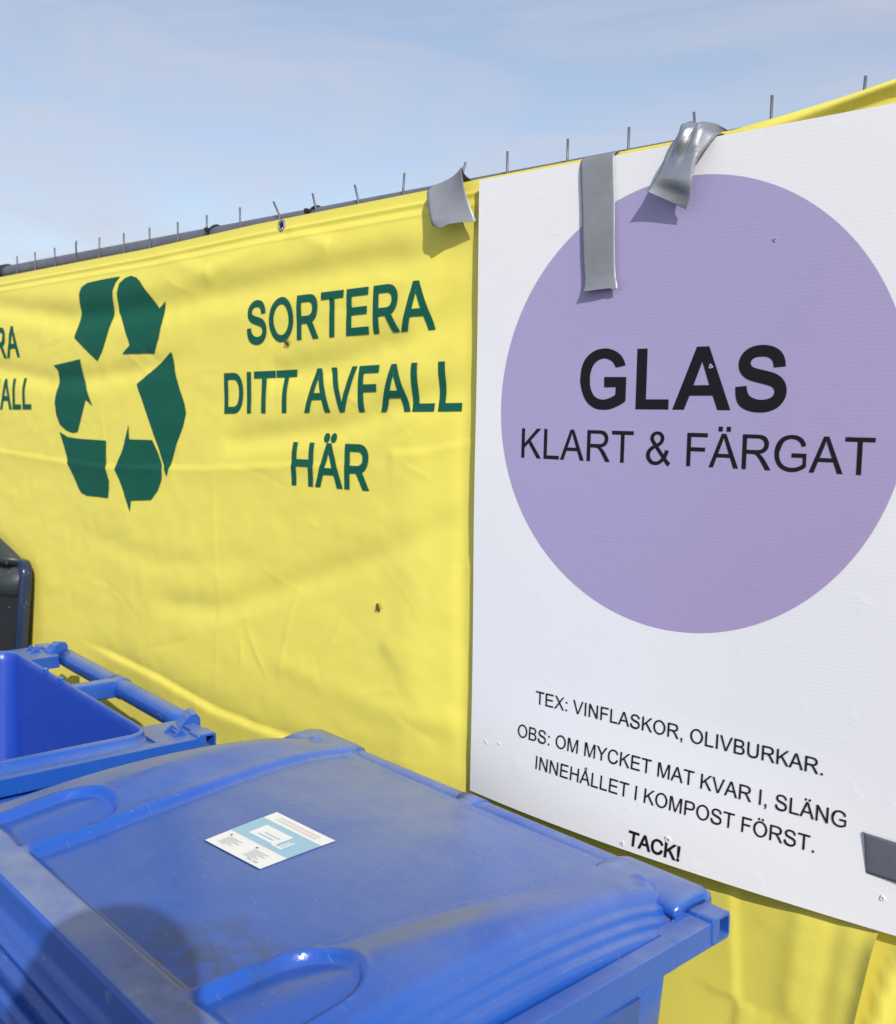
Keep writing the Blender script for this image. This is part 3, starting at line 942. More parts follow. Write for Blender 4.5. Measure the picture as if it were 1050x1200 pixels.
# flat strip from the rail down onto the circle
strip('duct_tape', [((-0.167, 0.058, 1.985), (-0.112, 0.058, 1.986), 0), ((-0.166, 0.045, 2.0005), (-0.111, 0.045, 2.001), 0), ((-0.165, 0.022, 2.0025), (-0.110, 0.022, 2.003), 0), ((-0.164, 0.004, 1.998), (-0.109, 0.004, 1.999), 0), ((-0.1625, -0.0035, 1.985), (-0.1075, -0.0035, 1.987), 0.0005),
       ((-0.158, -0.0045, 1.93), (-0.1035, -0.004, 1.93), 0.0006), ((-0.1545, -0.005, 1.87), (-0.1010, -0.0045, 1.87), 0.0006), ((-0.151, -0.0055, 1.835), (-0.0985, -0.005, 1.835), 0.0008), ((-0.1495, -0.0075, 1.820), (-0.0945, -0.0075, 1.822), 0.0015), ((-0.1490, -0.0125, 1.8115), (-0.0925, -0.0085, 1.8140), 0.001)],
      M_tape_flat, 'long flat grey tape strip hanging straight down from the rail onto the purple circle',
      edge=lambda t, s_: Vector((0, 0.0004 * math.sin(9 * t + 5 * s_), -0.002 * max(0, t - 0.9) * 10 * (abs(s_ - 0.4) > 0.39))))

# crumpled piece wrapped round a wire end
def crumple(t, s_):
    a = max(0.0, 1 - t * 1.55)
    q = a ** 0.8
    return Vector((0.004 * q * math.sin(11 * s_ + 9 * t), -0.009 * q * math.sin(13 * s_ - 6 * t) - 0.0045 * q * math.sin(27 * s_ + 14 * t) - 0.0028 * math.sin(3.4 * s_ + 5 * t + 0.5), 0.006 * q * math.sin(9 * s_ + 2) ))
strip('duct_tape', [((0.018, 0.042, 2.000), (0.052, 0.042, 2.000), 0), ((0.010, 0.016, 2.012), (0.050, 0.018, 2.004), 0), ((0.003, -0.010, 2.014), (0.044, -0.008, 2.000), 0.012), ((-0.004, -0.018, 1.994), (0.037, -0.015, 1.982), 0.015),
       ((-0.015, -0.022, 1.975), (0.030, -0.021, 1.962), 0.007), ((-0.026, -0.026, 1.952), (0.024, -0.022, 1.934), 0.004), ((-0.034, -0.029, 1.940), (0.019, -0.016, 1.918), -0.003), ((-0.0390, -0.031, 1.9325), (0.0120, -0.013, 1.9050), -0.004)],
      M_tape, 'crumpled shiny silver tape twisted round a wire end above the purple circle', edge=crumple, sub=9)

# loose flap left of the sign
strip('duct_tape', [((-0.415, 0.040, 2.003), (-0.395, 0.040, 2.003), 0), ((-0.440, 0.018, 2.0035), (-0.397, 0.018, 2.011), 0), ((-0.453, 0.002, 2.000), (-0.388, -0.002, 2.019), -0.010), ((-0.454, -0.009, 1.989), (-0.380, -0.008, 2.000), -0.009),
       ((-0.449, -0.013, 1.972), (-0.374, -0.007, 1.977), -0.004), ((-0.440, -0.018, 1.952), (-0.364, -0.006, 1.953), 0.000), ((-0.433, -0.022, 1.9395), (-0.3575, -0.004, 1.939), 0.002), ((-0.430, -0.020, 1.9315), (-0.354, -0.004, 1.9325), 0.003)],
      M_tape_flat, 'loose silver tape flap hanging from a wire end left of the white sign',
      edge=lambda t, s_: Vector((0, -0.003 * (t > 0.93) * (s_ < 0.5) * (s_ > 0.15), -0.006 * math.exp(-((s_ - 0.22) / 0.15) ** 2) * (t > 0.9))))

# piece at the lower right edge of the sign
strip('duct_tape', [((0.2745, -0.0015, 1.1475), (0.280, -0.0015, 1.0985), 0), ((0.277, -0.0055, 1.1478), (0.2815, -0.0035, 1.0985), 0.0), ((0.300, -0.0065, 1.1475), (0.302, -0.0038, 1.0982), 0), ((0.330, -0.007, 1.1470), (0.331, -0.0045, 1.0978), 0), ((0.357, -0.006, 1.1468), (0.357, -0.004, 1.0975), 0), ((0.375, 0.006, 1.1466), (0.375, 0.006, 1.0975), 0), ((0.43, 0.008, 1.1464), (0.43, 0.008, 1.0975), 0)],
      M_tape_dk, 'dark grey tape at the lower right edge of the white sign')

# ------------------------------------------------------------------ insects on the banner
def fly(x, z, rot, label):
    y = float(banner_y()(np.array([x]), np.array([z]))[0])
    t = empty('fly', (x, y, z))
    t.rotation_euler = (0, rot, 0)
    bm = bmesh.new()
    for cz, rx, rz, ry in ((0.0045, 0.0019, 0.0020, 0.0017), (0.0012, 0.0024, 0.0030, 0.0022), (-0.0042, 0.0022, 0.0044, 0.0019)):
        r = bmesh.ops.create_uvsphere(bm, u_segments=12, v_segments=8, radius=1)
        for v in r['verts']:
            v.co = Vector((v.co.x * rx, v.co.y * ry - 0.0034, v.co.z * rz + cz))
    link('body', bm_mesh('body', bm), M_fly, t)
    for sx in (-1, 1):
        bm = bmesh.new()
        c0 = [Vector((sx * (0.001 + 0.0032 * math.sin(a) + 0.0025 * (a / math.pi)), -0.0056, 0.002 - 0.0085 * a / math.pi)) for a in np.linspace(0, math.pi, 8)]
        c1 = [Vector((sx * 0.0008, -0.0058, 0.002 - 0.006 * k / 7)) for k in range(8)]
        for k in range(7):
            bm.faces.new([bm.verts.new(p) for p in (c0[k], c0[k + 1], c1[k + 1], c1[k])])
        link('wing', bm_mesh('wing', bm), M_wing, t)
        bm = bmesh.new()
        for k in range(3):
            bm_tube(bm, [(sx * 0.001, -0.003, 0.002 - k * 0.0015), (sx * 0.0045, -0.004, 0.004 - k * 0.0035), (sx * 0.006, 0.0, 0.005 - k * 0.005)], 0.00025, 5)
        link('legs', bm_mesh('legs', bm), M_fly, t)
    tag(t, label, 'fly', 'flies on the banner')
fly(-0.821, 1.7645, 2.2, 'small brown fly sitting just under the O of SORTERA')
fly(-0.570, 1.302, -0.45, 'small dark fly on plain yellow cloth below the word HÄR')

# ------------------------------------------------------------------ wheeled bins
def ring(hw, yf, yr, z, r, na=6, nx=14, ny=14):
    """rounded rectangle outline, counter-clockwise seen from above"""
    r = max(r, 1e-5)
    pts = []
    cs = [(hw - r, yf + r, -90), (hw - r, yr - r, 0), (-hw + r, yr - r, 90), (-hw + r, yf + r, 180)]
    for q, (cx, cy, a0) in enumerate(cs):
        for k in range(na + 1):
            a = math.radians(a0 + 90 * k / na)
            pts.append((cx + r * math.cos(a), cy + r * math.sin(a), z))
        nx_, ny_, b0 = cs[(q + 1) % 4]
        a = math.radians(b0)
        e = (nx_ + r * math.cos(a), ny_ + r * math.sin(a))
        s0 = pts[-1]
        m = ny if q in (0, 2) else nx
        for k in range(1, m):
            t = k / m
            pts.append((s0[0] + (e[0] - s0[0]) * t, s0[1] + (e[1] - s0[1]) * t, z))
    return pts

def loft(rings, cap0=True, cap1=True):
    V, F = [], []
    N = len(rings[0])
    for r in rings:
        V += r
    for i in range(len(rings) - 1):
        for k in range(N):
            F.append((i * N + k, i * N + (k + 1) % N, (i + 1) * N + (k + 1) % N, (i + 1) * N + k))
    if cap0: F.append(tuple(range(N))[::-1])
    if cap1: F.append(tuple((len(rings) - 1) * N + k for k in range(N)))
    return V, F

RIM = 1.10
BODY_RINGS = [
 (.285, -.50, -.13, .045, .06), (.300, -.52, -.115, .06, .06), (.305, -.535, -.11, .16, .05), (.300, -.53, -.112, .17, .04), (.398, -.592, -.080, .985, .018), (.402, -.596, -.078, .990, .018), (.407, -.600, -.077, 1.050, .018),
 (.402, -.606, -.084, 1.056, .014), (.409, -.622, -.080, 1.060, .014), (.414, -.627, -.078, 1.063, .014), (.416, -.629, -.078, 1.067, .014), (.416, -.629, -.078, 1.0855, .014), (.4148, -.627, -.078, 1.0875, .014), (.411, -.624, -.079, 1.088, .014), (.405, -.618, -.080, 1.088, .014), (.402, -.615, -.080, 1.084, .014), (.390, -.603, -.080, 1.084, .042), (.387, -.600, -.080, 1.088, .041), (.379, -.592, -.080, 1.089, .04), (.376, -.589, -.080, 1.097, .038), (.373, -.586, -.080, 1.100, .036), (.365, -.578, -.082, 1.100, .034), (.361, -.574, -.084, 1.097, .034), (.358, -.571, -.086, 1.080, .034), (.297, -.52, -.118, .10, .05), (.26, -.48, -.16, .07, .06)]

def make_body(parent, mat, mat_in, rim_top=1.100, lugs=True):
    rs = [ring(a, b_, c_, min(z, rim_top), r) for a, b_, c_, z, r in BODY_RINGS]
    rs = [[(x, y, z - (.036 * float(sstep(.53, .60, -y)) if z > .95 else 0)) for x, y, z in r] for r in rs]
    V, F = loft(rs, True, True)
    N = len(rs[0])
    idx = [0] * len(F)
    for i in range(len(F)):
        if i < (len(rs) - 1) * N and i // N >= 22:
            idx[i] = 1
    idx[-1] = 1
    o = link('body', mesh_np('body', V, F, idx), [mat, mat_in], parent)
    # vertical stiffening panels low on both sides
    for sx in (-1, 1):
        bm = bmesh.new()
        hw0, hw1 = .312, .374
        yA, yB = -.50, -.128
        vs = []
        for z, hw in ((.20, .318), (1.052, .4115)):
            for y in (yA, yB):
                vs.append(((hw) * sx, y, z))
        bm_poly = [bm.verts.new(v) for v in vs]
        inn = [bm.verts.new((v[0] - sx * 0.03, v[1], v[2])) for v in vs]
        a, b_, c_, d_ = bm_poly
        e, f_, g, h = inn
        for q in ((a, b_, d_, c_), (a, c_, g, e), (b_, f_, h, d_), (c_, d_, h, g), (a, e, f_, b_)):
            bm.faces.new(q)
        es = [ed for ed in bm.edges if all(v in bm_poly for v in ed.verts)]
        bmesh.ops.bevel(bm, geom=es, offset=0.006, segments=3, affect='EDGES')
        link('side_panel', bm_mesh('side_panel', bm), mat, parent)
    # hinge and lifting sockets at both rear corners
    for sx in (-1, 1):
        bm = bmesh.new()
        # block that carries the rim back to the handle, hollow at its outer end
        def rr(x, cy, cz, gw, gh, rad):
            out = []
            for (qy, qz, a0) in ((1, 1, 0), (-1, 1, 90), (-1, -1, 180), (1, -1, 270)):
                for k in range(5):
                    a = math.radians(a0 + 90 * k / 4)
                    out.append((x, cy + qy * (gw - rad) + rad * math.cos(a), cz + qz * (gh - rad) + rad * math.sin(a)))
            return out
        bm_box(bm, .300, .4162, -.0800, .000, 1.0605, 1.0882, 0.0015, 2)
        bm_box(bm, .394, .4165, -.525, -.0785, 1.0602, 1.0885, 0.0018, 2)
        rings_ = [rr(.385, .000, 1.0775, .0175, .0160, .005), rr(.4165, .000, 1.0775, .0175, .0160, .006), rr(.4178, .000, 1.0775, .0163, .0148, .006), rr(.4178, .003, 1.0775, .0105, .0115, .005), rr(.35, .003, 1.0775, .0100, .0110, .004)]
        vv = [[bm.verts.new(p) for p in r] for r in rings_]
        for r0, r1 in zip(vv, vv[1:]):
            for k in range(len(r0)):
                bm.faces.new((r0[k], r0[(k + 1) % len(r0)], r1[(k + 1) % len(r0)], r1[k]))
        bm.faces.new(vv[-1]); bm.faces.new(vv[0])
        # lug and two small fins on top
        lug = [(-.012, 1.090), (.000, 1.106), (.010, 1.113), (.020, 1.112), (.026, 1.104), (.026, 1.080), (-.012, 1.080)]
        if lugs:
            v4 = [bm.verts.new((.322, p[0], p[1])) for p in lug]
            v5 = [bm.verts.new((.352, p[0] - .006, p[1] - (.003 if p[1] > 1.1 else 0))) for p in lug]
            bm.faces.new(v4); bm.faces.new(v5[::-1])
            for k in range(len(lug)):
                bm.faces.new((v4[k], v4[(k + 1) % len(lug)], v5[(k + 1) % len(lug)], v5[k]))
            bm_box(bm, .352, .385, -.012, .010, 1.086, 1.0945, 0.003)
        for fx in (.352, .385):
            v4 = [bm.verts.new(p) for p in ((fx, -.050, 1.0875), (fx, -.022, 1.0875), (fx, -.034, 1.100))]
            v5 = [bm.verts.new((v.co.x + .004, v.co.y, v.co.z)) for v in v4]
            bm.faces.new(v4); bm.faces.new(v5[::-1])
            for k in range(3):
                bm.faces.new((v4[k], v4[(k + 1) % 3], v5[(k + 1) % 3], v5[k]))
        bm_box(bm, .3555, .3855, -.0380, -.0350, 1.0875, 1.094, 0.0)
        if sx < 0:
            for v in bm.verts:
                v.co.x = -v.co.x
        o = link('hinge_socket', bm_mesh('hinge_socket', bm), mat, parent, smooth=False)
    bm = bmesh.new()
    bm_tube(bm, [(x, .016, 1.0795) for x in np.linspace(-.305, .305, 13)], .0195, 20)
    for x in (0.0,):
        bm_box(bm, x - .014, x + .014, -.083, .010, 1.062, 1.0985, 0.005)
        bm_tube(bm, [(x - .020, .016, 1.0795), (x + .020, .016, 1.0795)], .0215, 20)
    o = link('handle_bar', bm_mesh('handle_bar', bm), mat, parent)
    for sx in (-1, 1):
        bm = bmesh.new()
        bm_tube(bm, [(sx * .30, -.03, .11), (sx * .345, -.03, .11)], .11, 28)
        es = [e for e in bm.edges if len(e.link_faces) == 2 and e.calc_face_angle(0) > 1]
        bmesh.ops.bevel(bm, geom=es, offset=0.012, segments=3, affect='EDGES')
        link('wheel', bm_mesh('wheel', bm), M_black, parent)

# --- lid of the closed bin
L_HW, L_YF, L_YR, L_R = .394, -.603, .009, .046
def edge_drop(d):
    """stepped lip: height lost at distance d inside the outline"""
    pts_d = [0.0, .002, .0035, .009, .0105, .0125, .0185, .0200, .0225, .0290, .0310, .036, .041, .046]
    pts_z = [.0310, .0275, .0263, .0255, .0238, .0196, .0182, .0166, .0120, .0102, .0082, .0036, .0010, 0.]
    return np.interp(d, pts_d, pts_z)

def lid_z(x, y, with_trough=True):
    x = np.asarray(x, float); y = np.asarray(y, float)
    ax = np.abs(x - .012)
    ty = np.clip(-y / .60, 0, 1)
    z = 1.1185 + .007 * (1 - ((y + .30) / .30) ** 2) - .007 * sstep(-.13, .0, y)
    xr = np.interp(ty, [0, .09, .30, .55, .8, 1], [.262, .264, .250, .222, .196, .186])
    q = np.clip((ax - xr) / (.36 - xr), 0, 1.2)
    z = z - .011 * q ** 2
    z = z + .020 * np.clip(1 - ((y + .29) / .29) ** 2, 0, 1) * sstep(0.0, .085, ax - xr)
    tr = (1 - sstep(-.0060, .0060, ax - xr)) * sstep(-.5400, -.526, y)
    depth = .0100 + .003 * ty
    belly = .003 * np.clip(ax / xr, 0, 1) ** 2
    z = z - tr * (depth - belly * 0.6)
    # raised bead along the ridge
    z = z + .0018 * np.exp(-((ax - xr - .009) / .006) ** 2) * sstep(-.535, -.52, y)
    # front bar is flat
    fb = sstep(-.531, -.5385, y)
    z = z - fb * .001
    # grip recesses in the flanks
    cx, cy0, cy1, rr = .262, -.455, -.60, .056
    yy = np.clip(y, cy1, cy0)
    dd = np.hypot(ax - cx, y - yy) - rr
    rec = (1 - sstep(-.009, .001, dd)) * sstep(-.545, -.525, y)
    z = z - rec * .0105
    z = z + .0022 * np.exp(-(dd / .004) ** 2) * sstep(-.545, -.525, y)
    # hinge pin bumps near the rear edge
    for bx in (-.318, .335):
        z = z + .007 * np.exp(-((x - bx) / .013) ** 4 - ((y + .030) / .009) ** 4)
        z = z - .003 * np.exp(-((x - bx - .014) / .006) ** 4 - ((y + .030) / .009) ** 4)
    # shallow moulded mark at the rear of the panel
    return z

def outline_d(x, y):
    qx = np.abs(x) - (L_HW - L_R)
    cy, hy = (L_YF + L_YR) / 2, (L_YR - L_YF) / 2
    qy = np.abs(y - cy) - (hy - L_R)
    return -(np.hypot(np.maximum(qx, 0), np.maximum(qy, 0)) + np.minimum(np.maximum(qx, qy), 0) - L_R)

def make_lid(parent, mat):
    NX, NY, NA = 200, 170, 12
    ds = [0.0, .001, .002, .0028, .0035, .006, .009, .0098, .0105, .0115, .0125, .015, .0185, .0193, .0200, .0212, .0225, .025, .029, .030, .031, .033, .036, .039, .0395, .042, .044, L_R]
    rings = []
    for d in ds:
        r = ring(L_HW - d, L_YF + d, L_YR - d, 0, L_R - d, NA, NX, NY)
        a = np.array(r)
        dd = np.full(len(a), d)
        # the rear edge is plain: no ledges there
        rear = sstep(-.055, -.015, a[:, 1]) * (1 - sstep(.31, .36, np.abs(a[:, 0])))
        drop = edge_drop(dd) * (1 - rear) + np.interp(dd, [0, .004, .020], [.016, .006, 0]) * rear
        fr = sstep(-.540, -.5530, a[:, 1]) * (1 - sstep(.33, .36, np.abs(a[:, 0])))
        drop = drop * (1 - fr) + np.interp(dd, [0, .003, .0165, .019, .0225, .026], [.048, .0455, .044, .004, .0006, 0]) * fr
        a[:, 2] = lid_z(a[:, 0], a[:, 1]) - drop
        rings.append(a)
    # skirt folded under
    s0 = rings[0].copy(); s0[:, 2] = np.minimum(s0[:, 2] - .005, np.where(s0[:, 1] > -.52, 1.0800, 9))
    s1 = s0.copy()
    s1[:, 0] *= .985; s1[:, 1] = (s1[:, 1] + .3) * .985 - .3
    allr = [s1, s0] + rings
    V = np.concatenate(allr)
    N = len(rings[0])
    F = []
    for i in range(len(allr) - 1):
        for k in range(N):
            F.append((i * N + k, i * N + (k + 1) % N, (i + 1) * N + (k + 1) % N, (i + 1) * N + k))
    # inner field: the last ring has collapsed to a plain rectangle
    hw, yf, yr = L_HW - L_R, L_YF + L_R, L_YR - L_R
    gx = np.linspace(-hw, hw, NX + 1)
    gy = np.linspace(yf, yr, NY + 1)
    GX, GY = np.meshgrid(gx, gy)
    base = len(V)
    V = np.concatenate([V, np.stack([GX, GY, lid_z(GX, GY)], -1).reshape(-1, 3)])
    F += [tuple(f + base) for f in grid_faces(NY + 1, NX + 1)]
    me = mesh_np('lid', V, F)
    bm = bmesh.new()
    bm.from_mesh(me)
    bmesh.ops.remove_doubles(bm, verts=bm.verts, dist=1e-5)
    # hinge covers over the handle bar
    for sx in (-1, 1):
        x0, x1 = sorted((sx * .262, sx * .388))
        nn = 10
        prof = [(-.046, 1.104), (-.020, 1.1085), (.004, 1.1085), (.022, 1.1045), (.034, 1.096), (.038, 1.080), (.033, 1.078), (.024, 1.092), (.004, 1.096), (-.046, 1.092)]
        L_ = []
        for xx, k in ((x0, .82), (x0 + .006, .97), (x0 + .014, 1.0), (x1 - .014, 1.0), (x1 - .006, .97), (x1, .82)):
            L_.append([bm.verts.new((xx, -.046 + (p[0] + .046) * k, 1.09 + (p[1] - 1.09) * k)) for p in prof])
        for r0, r1 in zip(L_, L_[1:]):
            for k in range(len(prof)):
                bm.faces.new((r0[k], r0[(k + 1) % len(prof)], r1[(k + 1) % len(prof)], r1[k]))
        bm.faces.new(L_[0]); bm.faces.new(L_[-1])
    # pull grip on the right hand lip and its twin on the left
    for sx in (-1, 1):
        secs = []
        for k in range(13):
            t = k / 12
            y = -.56 + t * .15
            bulge = math.sin(math.pi * t) ** 0.6
            o_ = .014 * bulge
            secs.append([bm.verts.new((sx * (L_HW - .018), y, 1.1035)), bm.verts.new((sx * (L_HW - .010 + o_ * .6), y, 1.1045)), bm.verts.new((sx * (L_HW + .001 + o_), y, 1.0985)), bm.verts.new((sx * (L_HW + .001 + o_), y, 1.089)), bm.verts.new((sx * (L_HW - .01), y, 1.087))])
        for r0, r1 in zip(secs, secs[1:]):
            for k in range(4):
                bm.faces.new((r0[k], r0[k + 1], r1[k + 1], r1[k]))
    bmesh.ops.recalc_face_normals(bm, faces=bm.faces)
    bm.to_mesh(me)
    bm.free()
    return link('lid', me, mat, parent)

def bin_root(x, y, rz, label, name='wheelie_bin'):
    r = empty(name, (x, y, 0.0), math.radians(rz))
    tag(r, label, 'bin', 'wheeled bins along the fence')
    return r

bin1 = bin_root(-.217, -.170, -5.5, 'dusty blue wheelie bin with closed lid carrying a white and blue sticker')
make_body(bin1, M_blue, M_blue_in, 1.088, False)
lid = make_lid(bin1, M_blue)
# sticker on the panel
def on_lid(u, v, lift):
    """u along the sticker's long print, v across"""
    c00, c10, c11, c01 = Vector((-.083, -.358)), Vector((.029, -.349)), Vector((.023, -.238)), Vector((-.099, -.244))
    p = c00 * (1 - u) * (1 - v) + c10 * u * (1 - v) + c11 * u * v + c01 * (1 - u) * v
    return (p.x, p.y, float(lid_z(np.array([p.x]), np.array([p.y]))[0]) + lift)
V, F, I = [], [], []
def sheet(u0, u1, v0, v1, lift, mi, n_=10):
    b0 = len(V)
    for i in range(n_ + 1):
        for j in range(n_ + 1):
            V.append(on_lid(u0 + (u1 - u0) * i / n_, v0 + (v1 - v0) * j / n_, lift))
    for f_ in grid_faces(n_ + 1, n_ + 1):
        F.append(tuple(f_ + b0)); I.append(mi)
sheet(0, 1, 0, 1, .0010, 0, 16)
sheet(0, 1, .345, .80, .0014, 1, 12)
for r_ in range(2):
    sheet(.16, .84, .855 + .055 * r_, .882 + .055 * r_, .0014, 3, 6)
for cx in (.10, .56):
    sheet(cx, cx + .03, .26, .285, .0014, 4, 1)
    for k in range(6):
        sheet(cx + .03, cx + .03 + (.24, .20, .26, .16, .22, .12)[k], .225 - k * .030, .240 - k * .030, .0014, 2, 3)
for q in range(2):
    sheet(.80 - .1 * q, .87 - .1 * q, .045, .075, .0014, 2, 1)
# container pictogram
sheet(.20, .66, .44, .70, .0018, 0, 6)
sheet(.72, .745, .42, .60, .0018, 0, 3)
sheet(.765, .79, .44, .62, .0018, 0, 3)
sheet(.62, .80, .42, .45, .0018, 0, 3)
sheet(.30, .56, .49, .51, .0021, 5, 1)
sheet(.34, .60, .55, .57, .0021, 5, 1)
b0 = len(V)
for i in range(13):
    for lft in (.0010, -.0030):
        p = on_lid(i / 12, 0, lft)
        V.append((p[0], p[1] - (.0012 if lft > 0 else .0018), p[2]))
for i in range(12):
    F.append((b0 + 2 * i, b0 + 2 * i + 1, b0 + 2 * i + 3, b0 + 2 * i + 2)); I.append(4)
link('sticker', mesh_np('sticker', V, F, I), [M_st_white, M_st_blue, M_st_grey, M_st_tan, M_black, M_st_blue], lid, smooth=False)

bin2 = bin_root(-1.149, -.182, -8.0, 'open lidless blue wheelie bin showing its clean inside wall and rear handle bar')
make_body(bin2, M_blue, M_blue_in)
for tx in (-.137, -.048):
    bm = bmesh.new()
    bm_box(bm, tx - .007, tx + .007, -.0885, -.0800, 1.092, 1.1055, 0.0015, 2)
    link('rim_tab', bm_mesh('rim_tab', bm), M_blue, bin2, smooth=False)

# dark bin beyond, its lid thrown open against the banner
bin3 = bin_root(-2.262, -.128, -4.0, 'dark navy wheelie bin at the left edge, its lid swung up against the banner')
make_body(bin3, M_navy, M_navy)
bm = bmesh.new()
def slab(hw, y0, y1, z0, z1, r, rings_):
    pass
def lid_ring(hw, z0, z1, y, r):
    out = []
    for (sx, sz, a0) in ((1, 0, -90), (1, 1, 0), (-1, 1, 90), (-1, 0, 180)):
        cx = sx * (hw - r)
        cz = (z1 - r) if sz else (z0 + r)
        for k in range(9):
            a = math.radians(a0 + 90 * k / 8)
            out.append((cx + r * math.cos(a), y + (cz + r * math.sin(a) - 1.08) * 0.10, cz + r * math.sin(a)))
    return out
HW, Z0, Z1 = .430, .700, 1.248
prof = [(HW - .012, .131, .030), (HW - .003, .128, .035), (HW, .122, .038), (HW, .106, .038), (HW - .003, .101, .036), (HW - .010, .098, .032), (HW - .015, .099, .030), (HW - .019, .104, .028), (HW - .023, .116, .026)]
rs = []
for hw, y, r in prof:
    k = HW - hw
    rs.append([bm.verts.new(p) for p in lid_ring(hw, Z0 + k, Z1 - k, y, r)])
for r0, r1 in zip(rs, rs[1:]):
    for k in range(len(r0)):
        bm.faces.new((r0[k], r0[(k + 1) % len(r0)], r1[(k + 1) % len(r0)], r1[k]))
bm.faces.new(rs[0]); bm.faces.new(rs[-1])
dlid = link('lid', bm_mesh('lid', bm), M_navy, bin3)
bm = bmesh.new()
def facet(x0, x1, zz, y0, y1, taper):
    """shallow moulded pan standing proud of the lid's inside"""
    a = [bm.verts.new(p) for p in ((x0, y1, zz[0]), (x1, y1, zz[1]), (x1, y1, zz[2]), (x0, y1, zz[3]))]
    b4 = [bm.verts.new((p.co.x + (taper if p.co.x < (x0 + x1) / 2 else -taper), y0, p.co.z + (taper if p.co.z < sum(zz) / 4 else -taper))) for p in a]
    bm.faces.new(b4)
    for k in range(4):
        bm.faces.new((a[k], a[(k + 1) % 4], b4[(k + 1) % 4], b4[k]))
facet(.12, .412, (1.120, 1.150, 1.228, 1.240), .066, .122, .014)
facet(.12, .395, (1.225, 1.232, 1.255, 1.330), .078, .124, .008)
bmesh.ops.bevel(bm, geom=bm.edges[:], offset=.004, segments=2, affect='EDGES')
link('inner_panel', bm_mesh('inner_panel', bm), M_grey_dk, dlid)
for rx, rz in ((.398, 1.243), (.405, 1.128)):
    bm = bmesh.new()
    r = bmesh.ops.create_uvsphere(bm, u_segments=14, v_segments=8, radius=.006)
    for v in r['verts']:
        v.co = Vector((v.co.x + rx, v.co.y * .6 + .088, v.co.z + rz))
    link('rivet', bm_mesh('rivet', bm), M_navy, dlid)

# ------------------------------------------------------------------ unseen person added beside the camera for the shadow over the lid
M_skin = new_mat('skin', (0.52, 0.31, 0.22), 0.5)[0]
M_jacket = new_mat('jacket_cloth', (0.035, 0.040, 0.055), 0.8)[0]
M_jeans = new_mat('jeans_cloth', (0.05, 0.07, 0.13), 0.85)[0]
M_hair = new_mat('hair_brown', (0.05, 0.030, 0.018), 0.6)[0]
M_shoe = new_mat('shoe_leather', (0.03, 0.028, 0.026), 0.5)[0]

def skin_mesh(name, verts, edges, root, levels=1):
    """verts: (co, radius x, radius y)"""
    me = bpy.data.meshes.new(name)
    me.from_pydata([v[0] for v in verts], edges, [])
    ob = bpy.data.objects.new(name, me)
    COL.objects.link(ob)
    sk = ob.modifiers.new('skin', 'SKIN')
    sk.use_smooth_shade = True
    for i, d_ in enumerate(me.skin_vertices[0].data):
        d_.radius = (verts[i][1], verts[i][2])
        d_.use_root = (i == root)
    sb = ob.modifiers.new('sub', 'SUBSURF')
    sb.levels = sb.render_levels = levels
    dg = bpy.context.evaluated_depsgraph_get()
    out = bpy.data.meshes.new_from_object(ob.evaluated_get(dg))
    bpy.data.objects.remove(ob)
    return out

BACK = Vector((0.6693, -0.7363, 0)).normalized()
pr_ = empty('person', (CAM.x + BACK.x * .15 - .063, CAM.y + BACK.y * .15 - .027, 0), math.radians(42.3))
tag(pr_, 'unseen person in dark jacket and jeans, added to shade the lid', 'person')
pr_.scale = (1.05, 1.05, 1.05)
bv, be = [], []
def chain(pts, start=None):
    prev = start
    for p in pts:
        bv.append((Vector(p[0]), p[1], p[2] if len(p) > 2 else p[1]))
        if prev is not None:
            be.append((prev, len(bv) - 1))
        prev = len(bv) - 1
    return prev
pel = chain([((0, -.07, .95), .150, .110)])
chest = chain([((0, -.075, 1.12), .135, .100), ((0, -.065, 1.30), .155, .110), ((0, -.055, 1.42), .110, .085)], pel)
neck = chain([((0, -.035, 1.50), .056, .060)], chest)
head = chain([((0, -.005, 1.565), .066, .080), ((0, -.005, 1.63), .078, .096), ((0, -.015, 1.695), .070, .085), ((0, -.02, 1.735), .040, .045)], neck)
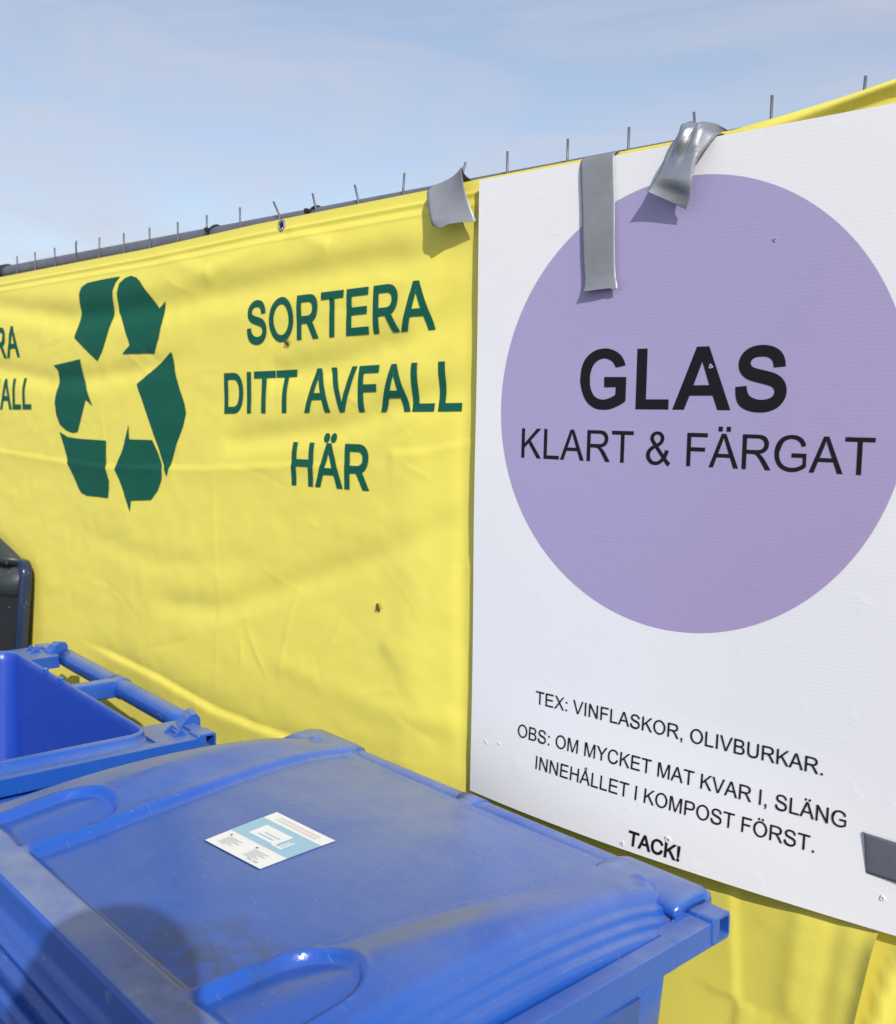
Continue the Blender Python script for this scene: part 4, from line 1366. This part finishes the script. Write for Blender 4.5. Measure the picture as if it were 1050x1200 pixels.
for sx in (-1, 1):
    knee = chain([((sx * .10, -.07, .88), .088), ((sx * .115, -.05, .68), .075), ((sx * .12, -.04, .50), .058), ((sx * .125, -.07, .30), .054), ((sx * .13, -.09, .09), .042), ], pel)
    chain([((sx * .14, -.02, .045), .045, .038), ((sx * .155, .09, .035), .040, .028)], knee)
    wrist = chain([((sx * .180, -.06, 1.42), .062), ((sx * .215, -.06, 1.28), .050), ((sx * .230, -.065, 1.13), .045), ((sx * .235, -.045, 1.00), .040), ((sx * .238, -.025, .885), .028, .024)], chest)
    palm = chain([((sx * .238, -.018, .835), .018, .036), ((sx * .238, -.014, .800), .015, .034)], wrist)
    for k in range(4):
        dy = .019 * (k - 1.5)
        ln = (.070, .080, .076, .060)[k]
        chain([((sx * .238, -.014 - dy, .772), .0095), ((sx * .234, -.010 - dy, .772 - ln * .45), .0088), ((sx * .226, -.006 - dy, .772 - ln * .78), .0080), ((sx * .214, -.004 - dy, .772 - ln), .0070)], palm)
    chain([((sx * .226, .016, .830), .0110), ((sx * .220, .030, .800), .0095), ((sx * .214, .034, .775), .0080)], palm - 1)
bme = skin_mesh('body', bv, be, pel, 2)
po = link('body', bme, [M_skin, M_jacket, M_jeans, M_shoe], pr_)
for p in bme.polygons:
    c_ = p.center
    p.material_index = 3 if c_.z < .10 else 2 if c_.z < .97 and abs(c_.x) < .195 else 0 if c_.z > 1.485 or (abs(c_.x) > .195 and c_.z < .88) else 1
bm = bmesh.new()
r = bmesh.ops.create_uvsphere(bm, u_segments=28, v_segments=18, radius=1)
for v in r['verts']:
    q = v.co.copy()
    v.co = Vector((q.x * .088, q.y * .108 - .020, q.z * .088 + 1.672))
bmesh.ops.delete(bm, geom=[v for v in bm.verts if (v.co.y > .035 and v.co.z < 1.705) or v.co.z < 1.60], context='VERTS')
link('hair', bm_mesh('hair', bm), M_hair, pr_)
for sx in (-1, 1):
    bm = bmesh.new()
    r = bmesh.ops.create_uvsphere(bm, u_segments=12, v_segments=10, radius=1)
    for v in r['verts']:
        v.co = Vector((v.co.x * .008 + sx * .082, v.co.y * .018 - .005, v.co.z * .030 + 1.635))
    link('ear', bm_mesh('ear', bm), M_skin, pr_)
